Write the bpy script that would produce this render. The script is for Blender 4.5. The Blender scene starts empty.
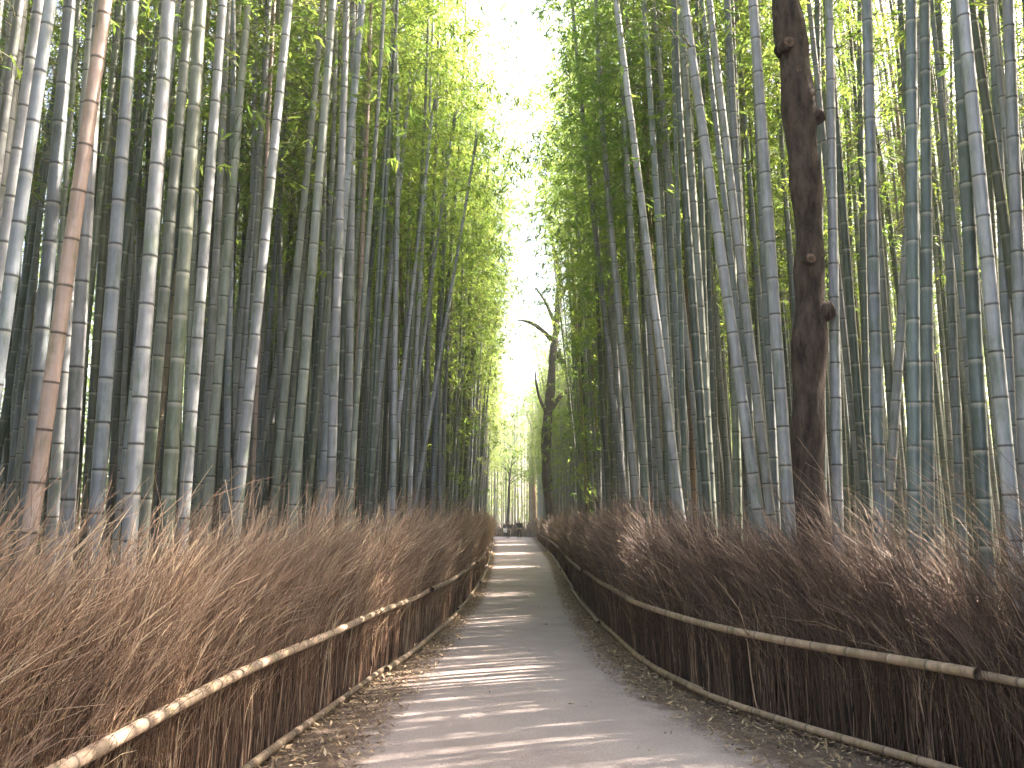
import bpy, math, random
import numpy as np
from mathutils import Vector, Matrix, Quaternion

random.seed(7)
RNG = np.random.default_rng(11)
SC = bpy.context.scene
COL = SC.collection
R = math.radians

# ---------------------------------------------------------------- camera
F = 850.0
EYE = 1.6
PITCH = math.atan((522 - 384) / F)
YAW = math.atan(3 / F)
cd = bpy.data.cameras.new("camera")
cam = bpy.data.objects.new("camera", cd)
COL.objects.link(cam)
cam.location = (0, 0, EYE)
cam.rotation_euler = (R(90) + PITCH, 0, YAW)
cd.sensor_width = 36
cd.lens = 36 * F / 1024
cd.clip_start = 0.05
cd.clip_end = 2000
SC.camera = cam
CM = Matrix.Translation(cam.location) @ cam.rotation_euler.to_matrix().to_4x4()
CMI = CM.inverted()

# ---------------------------------------------------------------- light
SUN_EL, SUN_AZ = 46, 69          # azimuth clockwise from +Y
w = bpy.data.worlds.new("World")
SC.world = w
w.use_nodes = True
nt = w.node_tree
bg = nt.nodes["Background"]
sky = nt.nodes.new("ShaderNodeTexSky")
sky.sky_type = 'NISHITA'
sky.sun_disc = False
sky.sun_elevation = R(SUN_EL)
sky.sun_rotation = R(SUN_AZ)
sky.air_density = 1.0
sky.dust_density = 5.0
sky.ozone_density = 0.3
nt.links.new(sky.outputs[0], bg.inputs[0])
bg.inputs[1].default_value = 0.15
sd = bpy.data.lights.new("sun", 'SUN')
sd.energy = 5.0
sd.angle = R(0.5)
sd.color = (1.0, 0.95, 0.88)
sun = bpy.data.objects.new("sun", sd)
COL.objects.link(sun)
tosun = Vector((math.sin(R(SUN_AZ)) * math.cos(R(SUN_EL)), math.cos(R(SUN_AZ)) * math.cos(R(SUN_EL)), math.sin(R(SUN_EL))))
sun.rotation_euler = tosun.to_track_quat('Z', 'Y').to_euler()
sun.location = (20, 10, 40)
SC.view_settings.view_transform = 'Standard'
SC.view_settings.look = 'None'
SC.view_settings.exposure = 3.05
SC.view_settings.use_white_balance = True
SC.view_settings.white_balance_temperature = 7300
SC.view_settings.white_balance_tint = 17
SC.view_settings.gamma = 1
SC.view_settings.use_curve_mapping = False
SC.render.engine = 'CYCLES'
SC.cycles.use_denoising = True
SC.cycles.max_bounces = 8
SC.cycles.diffuse_bounces = 5
SC.cycles.transmission_bounces = 5
SC.cycles.glossy_bounces = 2
SC.cycles.caustics_reflective = False
SC.cycles.caustics_refractive = False
SC.cycles.sample_clamp_indirect = 8


# ---------------------------------------------------------------- helpers
def ray(x, y):
    return (CM.to_3x3() @ Vector(((x - 512) / F, (384 - y) / F, -1)))


def at(x, y, Y):
    """point at world depth Y seen at pixel (x, y)"""
    d = ray(x, y)
    return Vector((0, 0, EYE)) + d * (Y / d.y)


def ground_at(x, y):
    d = ray(x, y)
    return Vector((0, 0, EYE)) + d * (-EYE / d.z)


def proj(p):
    q = CMI @ Vector(p)
    if q.z > -0.1:
        return None
    return 512 + F * q.x / -q.z, 384 - F * q.y / -q.z, -q.z


def mesh_np(name, verts, faces, mats, attr=None, midx=None, smooth=True):
    """faces: array (n,k) with one k, or list of such arrays"""
    if not isinstance(faces, (list, tuple)):
        faces = [faces]
    me = bpy.data.meshes.new(name)
    verts = np.asarray(verts, dtype=np.float32)
    me.vertices.add(len(verts))
    me.vertices.foreach_set("co", verts.ravel())
    loops = np.concatenate([np.asarray(f).ravel() for f in faces]).astype(np.int32)
    sizes = np.concatenate([np.full(len(f), np.asarray(f).shape[1]) for f in faces]).astype(np.int32)
    starts = np.concatenate([[0], np.cumsum(sizes)[:-1]]).astype(np.int32)
    me.loops.add(len(loops))
    me.loops.foreach_set("vertex_index", loops)
    me.polygons.add(len(sizes))
    me.polygons.foreach_set("loop_start", starts)
    me.polygons.foreach_set("loop_total", sizes)
    if smooth:
        me.polygons.foreach_set("use_smooth", np.ones(len(sizes), dtype=bool))
    for m in mats:
        me.materials.append(m)
    if midx is not None:
        me.polygons.foreach_set("material_index", np.asarray(midx, dtype=np.int32))
    if attr:
        for k, v in attr.items():
            a = me.attributes.new(k, 'FLOAT', 'POINT')
            a.data.foreach_set("value", np.asarray(v, dtype=np.float32))
    me.update(calc_edges=True)
    return me


def link(name, me, parent=None, loc=None):
    o = bpy.data.objects.new(name, me)
    COL.objects.link(o)
    if parent:
        o.parent = parent
    if loc is not None:
        o.location = loc
    return o


def tag(o, label=None, cat=None, group=None, kind=None):
    if label:
        o['label'] = label
    if cat:
        o['category'] = cat
    if group:
        o['group'] = group
    if kind:
        o['kind'] = kind
    return o


def thing(name, label, cat, loc=(0, 0, 0), rz=0, group=None):
    o = bpy.data.objects.new(name, None)
    o.empty_display_size = 0.2
    COL.objects.link(o)
    o.location = loc
    o.rotation_euler = (0, 0, rz)
    return tag(o, label, cat, group)


def tubes(P, Rd, sides):
    """P (n,k,3) centre lines, Rd (n,k) radii -> verts, quads for n tubes (open ended, tips converge by radius)"""
    n, k, _ = P.shape
    T = np.gradient(P, axis=1)
    T /= np.linalg.norm(T, axis=2, keepdims=True) + 1e-9
    ref = np.where(np.abs(T[..., 2:3]) > 0.9, np.array([1.0, 0, 0]), np.array([0, 0, 1.0]))
    # one steady reference per tube
    ref = np.repeat(np.where(np.abs(T[:, :1, 2:3]).mean(axis=1, keepdims=True) > 0.6, np.array([1.0, 0, 0]), np.array([0, 0, 1.0])), k, axis=1)
    U = np.cross(T, ref)
    U /= np.linalg.norm(U, axis=2, keepdims=True) + 1e-9
    V = np.cross(T, U)
    a = np.arange(sides) * 2 * np.pi / sides
    ring = P[:, :, None, :] + Rd[:, :, None, None] * (np.cos(a)[None, None, :, None] * U[:, :, None, :] + np.sin(a)[None, None, :, None] * V[:, :, None, :])
    verts = ring.reshape(-1, 3)
    idx = np.arange(n * k * sides).reshape(n, k, sides)
    nx = np.roll(idx, -1, axis=2)
    q = np.stack([idx[:, :-1], idx[:, 1:], nx[:, 1:], nx[:, :-1]], axis=-1).reshape(-1, 4)
    return verts, q


def one_tube(pts, rad, sides=12, cap=True, noise=0.0, nscale=3.0, seed=0):
    P = np.asarray(pts, dtype=float)[None]
    v, q = tubes(P, np.asarray(rad, dtype=float)[None], sides)
    fs = [q]
    if cap:
        k = len(pts)
        fs.append(np.arange(sides)[None, :])
        fs.append((np.arange(sides)[::-1] + (k - 1) * sides)[None, :])
    if noise:
        rs = np.random.default_rng(seed)
        ph = rs.uniform(0, 6.28, (4, 3))
        n_ = np.zeros(len(v))
        for i in range(4):
            n_ += np.sin(v @ (rs.normal(0, 1, 3) * nscale * (i + 1)) + ph[i, 0]) / (i + 1)
        c = np.repeat(P[0], sides, axis=0)
        d = v - c
        d /= np.linalg.norm(d, axis=1, keepdims=True) + 1e-9
        v = v + d * (n_ * noise)[:, None]
    return v, fs


def join(parts):
    """list of (verts, faces list) -> one"""
    V, FS, off = [], [], 0
    for v, fs in parts:
        V.append(v)
        for f in (fs if isinstance(fs, list) else [fs]):
            FS.append(np.asarray(f) + off)
        off += len(v)
    return np.concatenate(V), FS


# ---------------------------------------------------------------- materials
def newmat(name):
    m = bpy.data.materials.new(name)
    m.use_nodes = True
    return m, m.node_tree.nodes, m.node_tree.links, m.node_tree.nodes["Principled BSDF"]


def nd(nodes, t, **kw):
    n = nodes.new(t)
    for k, v in kw.items():
        setattr(n, k, v)
    return n


def ramp(nodes, stops):
    r = nodes.new("ShaderNodeValToRGB")
    els = r.color_ramp.elements
    while len(els) < len(stops):
        els.new(0.5)
    for e, (p, c) in zip(els, stops):
        e.position = p
        e.color = (*c, 1) if len(c) == 3 else c
    return r


def culm_material(name, c, var=0.22, rough=0.42, bloom=0.35, darkring=0.7, tint=(0.5, 0.5, 0.42)):
    m, N, L, b = newmat(name)
    at_ = nd(N, "ShaderNodeAttribute", attribute_name="ring")
    fr = nd(N, "ShaderNodeMath", operation='FRACT')
    L.new(at_.outputs["Fac"], fr.inputs[0])
    # dark line at the node and pale waxy band just under it
    dk = ramp(N, [(0.0, (1, 1, 1)), (0.018, (1, 1, 1)), (0.035, (0, 0, 0)), (0.975, (0, 0, 0)), (0.99, (1, 1, 1))])
    L.new(fr.outputs[0], dk.inputs[0])
    wx = ramp(N, [(0.0, (0, 0, 0)), (0.86, (0, 0, 0)), (0.95, (0.7, 0.7, 0.7)), (0.975, (1, 1, 1)), (0.985, (0, 0, 0))])
    L.new(fr.outputs[0], wx.inputs[0])
    tc = nd(N, "ShaderNodeTexCoord")
    mp = nd(N, "ShaderNodeMapping")
    mp.inputs["Scale"].default_value = (14, 14, 0.9)
    L.new(tc.outputs["Object"], mp.inputs[0])
    n1 = nd(N, "ShaderNodeTexNoise")
    n1.inputs["Scale"].default_value = 2.0
    n1.inputs["Detail"].default_value = 5
    L.new(mp.outputs[0], n1.inputs[0])
    n2 = nd(N, "ShaderNodeTexNoise")
    n2.inputs["Scale"].default_value = 3.5
    n2.inputs["Detail"].default_value = 6
    n2.inputs["Roughness"].default_value = 0.7
    L.new(tc.outputs["Object"], n2.inputs[0])
    oi = nd(N, "ShaderNodeObjectInfo")
    ri = nd(N, "ShaderNodeMath", operation='MULTIPLY_ADD')
    ri.inputs[1].default_value = 0.5
    ri.inputs[2].default_value = 0.72
    L.new(oi.outputs["Random"], ri.inputs[0])
    a1 = nd(N, "ShaderNodeMapRange")
    a1.inputs[1].default_value, a1.inputs[2].default_value = 0.3, 0.7
    a1.inputs[3].default_value, a1.inputs[4].default_value = 1 - var, 1 + var
    L.new(n1.outputs[0], a1.inputs[0])
    a2 = nd(N, "ShaderNodeMapRange")
    a2.inputs[1].default_value, a2.inputs[2].default_value = 0.3, 0.7
    a2.inputs[3].default_value, a2.inputs[4].default_value = 1 - var, 1 + var
    L.new(n2.outputs[0], a2.inputs[0])
    mm = nd(N, "ShaderNodeMath", operation='MULTIPLY')
    L.new(a1.outputs[0], mm.inputs[0])
    L.new(a2.outputs[0], mm.inputs[1])
    mm2 = nd(N, "ShaderNodeMath", operation='MULTIPLY')
    L.new(mm.outputs[0], mm2.inputs[0])
    L.new(ri.outputs[0], mm2.inputs[1])
    # internode to internode: a small step in tone
    fl = nd(N, "ShaderNodeMath", operation='FLOOR')
    L.new(at_.outputs["Fac"], fl.inputs[0])
    ad = nd(N, "ShaderNodeMath", operation='ADD')
    L.new(fl.outputs[0], ad.inputs[0])
    L.new(oi.outputs["Random"], ad.inputs[1])
    wn = nd(N, "ShaderNodeTexWhiteNoise", noise_dimensions='1D')
    L.new(ad.outputs[0], wn.inputs["W"])
    st = nd(N, "ShaderNodeMath", operation='MULTIPLY_ADD')
    st.inputs[1].default_value = 0.18
    st.inputs[2].default_value = 0.91
    L.new(wn.outputs["Value"], st.inputs[0])
    mm3 = nd(N, "ShaderNodeMath", operation='MULTIPLY')
    L.new(mm2.outputs[0], mm3.inputs[0])
    L.new(st.outputs[0], mm3.inputs[1])
    vs = nd(N, "ShaderNodeVectorMath", operation='SCALE')
    # weathered patches: mottled dull bloom, greener and browner lengths
    pt = nd(N, "ShaderNodeTexNoise")
    pt.inputs["Scale"].default_value = 1.3
    pt.inputs["Detail"].default_value = 7
    pt.inputs["Roughness"].default_value = 0.72
    mp2 = nd(N, "ShaderNodeMapping")
    mp2.inputs["Scale"].default_value = (7, 7, 1.6)
    of = nd(N, "ShaderNodeVectorMath", operation='SCALE')
    of.inputs[0].default_value = (37, 11, 53)
    L.new(oi.outputs["Random"], of.inputs["Scale"])
    L.new(of.outputs[0], mp2.inputs["Location"])
    L.new(tc.outputs["Object"], mp2.inputs[0])
    L.new(mp2.outputs[0], pt.inputs[0])
    prp = ramp(N, [(0.36, tuple(x * f for x, f in zip(c, (0.55, 0.66, 0.50)))), (0.50, c), (0.60, c), (0.72, tuple(x * 0.8 + 0.09 for x in c))])
    L.new(pt.outputs[0], prp.inputs[0])
    L.new(prp.outputs[0], vs.inputs[0])
    L.new(mm3.outputs[0], vs.inputs["Scale"])
    mx = nd(N, "ShaderNodeMix", data_type='RGBA')
    L.new(vs.outputs[0], mx.inputs["A"])
    mx.inputs["B"].default_value = (*tint, 1)
    sc1 = nd(N, "ShaderNodeMath", operation='MULTIPLY')
    sc1.inputs[1].default_value = bloom
    L.new(wx.outputs[0], sc1.inputs[0])
    L.new(sc1.outputs[0], mx.inputs["Factor"])
    mx2 = nd(N, "ShaderNodeMix", data_type='RGBA')
    L.new(mx.outputs["Result"], mx2.inputs["A"])
    mx2.inputs["B"].default_value = (0.035, 0.035, 0.03, 1)
    sc2 = nd(N, "ShaderNodeMath", operation='MULTIPLY')
    sc2.inputs[1].default_value = darkring
    L.new(dk.outputs[0], sc2.inputs[0])
    L.new(sc2.outputs[0], mx2.inputs["Factor"])
    L.new(mx2.outputs["Result"], b.inputs["Base Color"])
    b.inputs["Roughness"].default_value = rough
    b.inputs["Specular IOR Level"].default_value = 0.5
    return m


CULM = {
    'blue-grey': culm_material("culm_bluegrey", (0.170, 0.200, 0.218)),
    'grey': culm_material("culm_grey", (0.205, 0.217, 0.222)),
    'pale grey': culm_material("culm_palegrey", (0.255, 0.272, 0.280)),
    'grey-green': culm_material("culm_greygreen", (0.160, 0.184, 0.155), bloom=0.35),
    'olive': culm_material("culm_olive", (0.112, 0.130, 0.095), bloom=0.5, darkring=0.2),
    'dark green': culm_material("culm_darkgreen", (0.065, 0.088, 0.068), bloom=0.5, darkring=0.2, tint=(0.4, 0.42, 0.36)),
    'sea-green': culm_material("culm_seagreen", (0.092, 0.124, 0.117), bloom=0.5, darkring=0.3),
    'pinkish tan': culm_material("culm_pink", (0.33, 0.25, 0.205), bloom=0.1),
    'orange tan': culm_material("culm_orange", (0.34, 0.23, 0.15), bloom=0.1),
    'straw brown': culm_material("culm_straw", (0.27, 0.22, 0.145), bloom=0.1),
}


def leaf_material(name, c1, c2, c3, trans=0.58):
    m, N, L, b = newmat(name)
    tc = nd(N, "ShaderNodeTexCoord")
    oi = nd(N, "ShaderNodeObjectInfo")
    ge = nd(N, "ShaderNodeNewGeometry")
    n = nd(N, "ShaderNodeTexNoise")
    n.inputs["Scale"].default_value = 1.1
    n.inputs["Detail"].default_value = 3
    L.new(ge.outputs["Position"], n.inputs[0])
    ad = nd(N, "ShaderNodeMath", operation='MULTIPLY_ADD')
    ad.inputs[1].default_value = 0.35
    L.new(ge.outputs["Random Per Island"], ad.inputs[0])
    L.new(n.outputs[0], ad.inputs[2])
    ad2 = nd(N, "ShaderNodeMath", operation='MULTIPLY_ADD')
    ad2.inputs[1].default_value = 0.25
    L.new(oi.outputs["Random"], ad2.inputs[0])
    L.new(ad.outputs[0], ad2.inputs[2])
    r = ramp(N, [(0.45, c1), (0.8, c2), (1.1 if False else 1.0, c3)])
    L.new(ad2.outputs[0], r.inputs[0])
    L.new(r.outputs[0], b.inputs["Base Color"])
    b.inputs["Roughness"].default_value = 0.5
    b.inputs["Specular IOR Level"].default_value = 0.3
    tr = nd(N, "ShaderNodeBsdfTranslucent")
    hs = nd(N, "ShaderNodeMix", data_type='RGBA', blend_type='MULTIPLY')
    hs.inputs["Factor"].default_value = 1
    L.new(r.outputs[0], hs.inputs["A"])
    hs.inputs["B"].default_value = (2.15, 2.2, 1.35, 1)
    L.new(hs.outputs["Result"], tr.inputs["Color"])
    mx = nd(N, "ShaderNodeMixShader")
    mx.inputs[0].default_value = trans
    L.new(b.outputs[0], mx.inputs[1])
    L.new(tr.outputs[0], mx.inputs[2])
    L.new(mx.outputs[0], N["Material Output"].inputs[0])
    return m


M_LEAF = leaf_material("bamboo_leaf", (0.070, 0.128, 0.042), (0.12, 0.19, 0.062), (0.22, 0.27, 0.085))
M_TLEAF = leaf_material("tree_leaf", (0.03, 0.09, 0.04), (0.05, 0.13, 0.05), (0.09, 0.17, 0.05), 0.4)


def simple_mat(name, c, rough=0.8, c2=None, scale=20.0, detail=5, bump=0.0, stretch=(1, 1, 1), spec=0.3):
    m, N, L, b = newmat(name)
    b.inputs["Roughness"].default_value = rough
    b.inputs["Specular IOR Level"].default_value = spec
    if c2 is None:
        c2 = tuple(x * 0.6 for x in c)
    tc = nd(N, "ShaderNodeTexCoord")
    mp = nd(N, "ShaderNodeMapping")
    mp.inputs["Scale"].default_value = stretch
    L.new(tc.outputs["Object"], mp.inputs[0])
    n = nd(N, "ShaderNodeTexNoise")
    n.inputs["Scale"].default_value = scale
    n.inputs["Detail"].default_value = detail
    n.inputs["Roughness"].default_value = 0.65
    L.new(mp.outputs[0], n.inputs[0])
    r = ramp(N, [(0.35, c2), (0.65, c)])
    L.new(n.outputs[0], r.inputs[0])
    L.new(r.outputs[0], b.inputs["Base Color"])
    if bump:
        bp = nd(N, "ShaderNodeBump")
        bp.inputs["Strength"].default_value = 1
        bp.inputs["Distance"].default_value = bump
        L.new(n.outputs[0], bp.inputs["Height"])
        L.new(bp.outputs[0], b.inputs["Normal"])
    return m


def strand_mat(name, stops, rough=0.6):
    m, N, L, b = newmat(name)
    a = nd(N, "ShaderNodeAttribute", attribute_name="tone")
    r = ramp(N, stops)
    L.new(a.outputs["Fac"], r.inputs[0])
    L.new(r.outputs[0], b.inputs["Base Color"])
    b.inputs["Roughness"].default_value = rough
    b.inputs["Specular IOR Level"].default_value = 0.35
    return m


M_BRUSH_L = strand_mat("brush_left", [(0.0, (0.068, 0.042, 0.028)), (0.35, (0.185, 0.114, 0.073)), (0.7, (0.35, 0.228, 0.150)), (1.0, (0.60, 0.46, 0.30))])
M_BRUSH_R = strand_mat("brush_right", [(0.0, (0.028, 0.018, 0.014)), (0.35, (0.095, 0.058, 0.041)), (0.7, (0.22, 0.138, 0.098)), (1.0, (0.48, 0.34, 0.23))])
M_POLE = culm_material("rail_bamboo", (0.40, 0.30, 0.22), bloom=0.25, rough=0.5, darkring=0.6)
M_POLE_D = culm_material("rail_bamboo_weathered", (0.27, 0.20, 0.14), bloom=0.15, rough=0.6, darkring=0.6)
M_CUT = simple_mat("cut_bamboo_end", (0.10, 0.07, 0.05), 0.8)
M_BARK = simple_mat("brown_bark", (0.108, 0.080, 0.062), 0.9, (0.022, 0.016, 0.012), 13, 10, 0.06, (1, 1, 0.3))
M_BARK_D = simple_mat("dark_bark", (0.055, 0.045, 0.038), 0.9, (0.018, 0.015, 0.013), 6, 6, 0.03, (1, 1, 0.5))
M_BARK_P = simple_mat("pale_bark", (0.36, 0.25, 0.16), 0.85, (0.22, 0.15, 0.10), 5, 6, 0.02, (1, 1, 0.3))
M_CUTWOOD = simple_mat("cut_branch_wood", (0.20, 0.125, 0.085), 0.85, (0.07, 0.045, 0.03), 40)
M_TWIG = simple_mat("twig", (0.20, 0.20, 0.10), 0.7)

# ---------------------------------------------------------------- the lie of the fences and the path
LF = np.array([(-4, -1.80), (2.5, -1.78), (6.1, -1.69), (8.55, -1.48), (11.7, -1.22), (17.7, -0.98), (29.6, -1.02), (45, -1.30), (66, -1.75), (80, -2.2), (88, -3.4), (93, -6.5)])
RF = np.array([(-4, 4.5), (2.0, 4.05), (4.0, 3.45), (5.4, 2.85), (6.2, 2.50), (7.0, 2.15), (8.1, 1.74), (9.7, 1.50), (12.7, 1.38), (18, 1.36), (26, 1.5), (35.8, 1.72), (71.6, 1.9), (90, 2.1), (95, 1.2), (96.5, -2.0), (97, -6.5)])


def smooth_line(A, step=0.1):
    """Catmull-Rom through (Y, X) pairs -> points (X, Y) evenly spaced"""
    P = [(x, y) for y, x in A]
    P = [P[0]] + P + [P[-1]]
    out = []
    for i in range(1, len(P) - 2):
        p0, p1, p2, p3 = [np.array(p) for p in P[i - 1:i + 3]]
        n = max(4, int(np.linalg.norm(p2 - p1) / step))
        # centripetal-ish tension
        d1, d2, d0 = np.linalg.norm(p2 - p1), np.linalg.norm(p3 - p2) + 1e-6, np.linalg.norm(p1 - p0) + 1e-6
        m1 = (p2 - p0) / (d0 + d1) * d1
        m2 = (p3 - p1) / (d1 + d2) * d1
        for t in np.arange(n) / n:
            h = (2 * t**3 - 3 * t**2 + 1, t**3 - 2 * t**2 + t, -2 * t**3 + 3 * t**2, t**3 - t**2)
            out.append(h[0] * p1 + h[1] * m1 + h[2] * p2 + h[3] * m2)
    out.append(np.array(P[-2]))
    out = np.array(out)
    s = np.concatenate([[0], np.cumsum(np.linalg.norm(np.diff(out, axis=0), axis=1))])
    S = np.arange(0, s[-1], step)
    return np.stack([np.interp(S, s, out[:, 0]), np.interp(S, s, out[:, 1])], axis=1), S


LL, LS = smooth_line(LF)
RL, RS = smooth_line(RF)


def fence_x(side, y):
    A = LF if side < 0 else RF[:14]
    return float(np.interp(y, A[:, 0], A[:, 1]))


# ---------------------------------------------------------------- ground, path
def ground_material():
    m, N, L, b = newmat("forest_floor")
    tc = nd(N, "ShaderNodeTexCoord")
    v = nd(N, "ShaderNodeTexVoronoi")
    v.inputs["Scale"].default_value = 26
    n = nd(N, "ShaderNodeTexNoise")
    n.inputs["Scale"].default_value = 3
    n.inputs["Detail"].default_value = 8
    L.new(tc.outputs["Object"], v.inputs[0])
    L.new(tc.outputs["Object"], n.inputs[0])
    r = ramp(N, [(0.3, (0.07, 0.05, 0.035)), (0.6, (0.15, 0.11, 0.08)), (0.8, (0.23, 0.175, 0.125))])
    mx = nd(N, "ShaderNodeMix", data_type='FLOAT')
    mx.inputs["Factor"].default_value = 0.45
    L.new(n.outputs[0], mx.inputs["A"])
    L.new(v.outputs["Color"], mx.inputs["B"])
    L.new(mx.outputs["Result"], r.inputs[0])
    L.new(r.outputs[0], b.inputs["Base Color"])
    b.inputs["Roughness"].default_value = 0.95
    bp = nd(N, "ShaderNodeBump")
    bp.inputs["Distance"].default_value = 0.02
    L.new(mx.outputs["Result"], bp.inputs["Height"])
    L.new(bp.outputs[0], b.inputs["Normal"])
    return m


def path_material():
    m, N, L, b = newmat("path_surface")
    tc = nd(N, "ShaderNodeTexCoord")
    n = nd(N, "ShaderNodeTexNoise")
    n.inputs["Scale"].default_value = 0.9
    n.inputs["Detail"].default_value = 9
    n.inputs["Roughness"].default_value = 0.62
    f = nd(N, "ShaderNodeTexNoise")
    f.inputs["Scale"].default_value = 90
    f.inputs["Detail"].default_value = 4
    v = nd(N, "ShaderNodeTexVoronoi")
    v.inputs["Scale"].default_value = 120
    for q in (n, f, v):
        L.new(tc.outputs["Object"], q.inputs[0])
    r = ramp(N, [(0.3, (0.30, 0.25, 0.23)), (0.5, (0.37, 0.315, 0.295)), (0.72, (0.42, 0.365, 0.34))])
    L.new(n.outputs[0], r.inputs[0])
    g = nd(N, "ShaderNodeMapRange")
    g.inputs[1].default_value, g.inputs[2].default_value = 0.3, 0.7
    g.inputs[3].default_value, g.inputs[4].default_value = 0.78, 1.18
    L.new(f.outputs[0], g.inputs[0])
    s = nd(N, "ShaderNodeVectorMath", operation='SCALE')
    L.new(r.outputs[0], s.inputs[0])
    L.new(g.outputs[0], s.inputs["Scale"])
    # trodden dirt creeping in from the edges, small dark specks
    ea = nd(N, "ShaderNodeAttribute", attribute_name="edge")
    en = nd(N, "ShaderNodeTexNoise")
    en.inputs["Scale"].default_value = 5
    en.inputs["Detail"].default_value = 9
    en.inputs["Roughness"].default_value = 0.75
    L.new(tc.outputs["Object"], en.inputs[0])
    es = nd(N, "ShaderNodeMath", operation='MULTIPLY_ADD')
    es.inputs[1].default_value = 1.3
    L.new(en.outputs[0], es.inputs[0])
    L.new(ea.outputs["Fac"], es.inputs[2])
    dv_ = nd(N, "ShaderNodeMapRange")
    dv_.inputs[1].default_value, dv_.inputs[2].default_value = 1.0, 1.45
    L.new(es.outputs[0], dv_.inputs[0])
    dmx = nd(N, "ShaderNodeMix", data_type='RGBA')
    L.new(dv_.outputs[0], dmx.inputs["Factor"])
    L.new(s.outputs[0], dmx.inputs["A"])
    dmx.inputs["B"].default_value = (0.14, 0.10, 0.075, 1)
    sp = nd(N, "ShaderNodeTexVoronoi")
    sp.inputs["Scale"].default_value = 38
    L.new(tc.outputs["Object"], sp.inputs[0])
    sr = ramp(N, [(0.0, (0.35, 0.35, 0.35)), (0.07, (0.6, 0.6, 0.6)), (0.12, (1, 1, 1))])
    L.new(sp.outputs["Distance"], sr.inputs[0])
    sm_ = nd(N, "ShaderNodeMix", data_type='RGBA', blend_type='MULTIPLY')
    sm_.inputs["Factor"].default_value = 0.8
    L.new(dmx.outputs["Result"], sm_.inputs["A"])
    L.new(sr.outputs[0], sm_.inputs["B"])
    L.new(sm_.outputs["Result"], b.inputs["Base Color"])
    b.inputs["Roughness"].default_value = 0.9
    b.inputs["Specular IOR Level"].default_value = 0.25
    ad = nd(N, "ShaderNodeMath", operation='ADD')
    L.new(f.outputs[0], ad.inputs[0])
    L.new(v.outputs["Distance"], ad.inputs[1])
    bp = nd(N, "ShaderNodeBump")
    bp.inputs["Strength"].default_value = 0.6
    bp.inputs["Distance"].default_value = 0.006
    L.new(ad.outputs[0], bp.inputs["Height"])
    L.new(bp.outputs[0], b.inputs["Normal"])
    return m


g = 500.0
tag(link("ground", mesh_np("ground", [(-g, -g, 0), (g, -g, 0), (g, g, 0), (-g, g, 0)], np.array([[0, 1, 2, 3]]), [ground_material()])), kind='structure')


def wob(y, ph):
    return 0.035 * np.sin(y * 2.3 + ph) + 0.025 * np.sin(y * 5.9 + 2 * ph) + 0.012 * np.sin(y * 17 + 3 * ph)


def build_path():
    ys = np.concatenate([np.arange(-6, 30, 0.06), np.arange(30, 86, 0.5)])
    lx = np.array([fence_x(-1, y) for y in ys]) + np.interp(ys, [0, 5.5, 8, 12, 20, 60], [0.42, 0.38, 0.26, 0.14, 0.08, 0.06]) + wob(ys, 1.0)
    rx = np.array([fence_x(1, y) for y in ys]) - np.interp(ys, [0, 5.5, 7.5, 10, 14, 20, 60], [0.9, 0.7, 0.38, 0.25, 0.2, 0.14, 0.08]) + wob(ys, 4.0)
    n = len(ys)
    rows = []
    edge = []
    for t in (0, 0.1, 0.22, 0.5, 0.78, 0.9, 1):
        edge.append(np.full(n, {0: 1.0, 0.1: 0.45, 0.22: 0.12, 0.5: 0.0, 0.78: 0.12, 0.9: 0.45, 1: 1.0}[t]))
        x = lx * (1 - t) + rx * t
        z = 0.008 + 0.02 * math.sin(math.pi * t) + 0 * x
        rows.append(np.stack([x, ys, z], axis=1))
    V = np.concatenate(rows)
    # the turn to the left at the far end
    base = len(V)
    turn = []
    c0 = np.array([rows[0][-1], rows[-1][-1]])
    for k in range(1, 13):
        a = k / 12 * math.pi / 2
        ox, oy = -6.5, 86.0
        r0, r1 = 4.3, 8.4
        turn.append((ox + r0 * math.cos(a), oy + r0 * math.sin(a) * 1.0, 0.012))
        turn.append((ox + r1 * math.cos(a), oy + r1 * math.sin(a) * 1.2, 0.012))
    turn.append((-40, oy + r0, 0.012))
    turn.append((-40, oy + r1 * 1.2, 0.012))
    V = np.concatenate([V, np.array(turn)])
    fs = []
    for j in range(6):
        i = np.arange(n - 1)
        fs.append(np.stack([j * n + i, (j + 1) * n + i, (j + 1) * n + i + 1, j * n + i + 1], axis=1))
    q = [[n - 1, 7 * n - 1, base + 1, base]]
    for k in range(12):
        a = base + 2 * k
        q.append([a, a + 1, a + 3, a + 2])
    fs.append(np.array(q))
    return mesh_np("path", V, fs, [path_material()], attr={"edge": np.concatenate(edge + [np.full(len(turn), 0.2)])})


tag(link("path", build_path()), kind='structure')

# ---------------------------------------------------------------- bamboo
CROWN_L = 9.0


def axis_curve(z, arch):
    """offset along +X of a crown whose tip arches by `arch` metres"""
    return arch * (z / CROWN_L) ** 2.2


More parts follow.
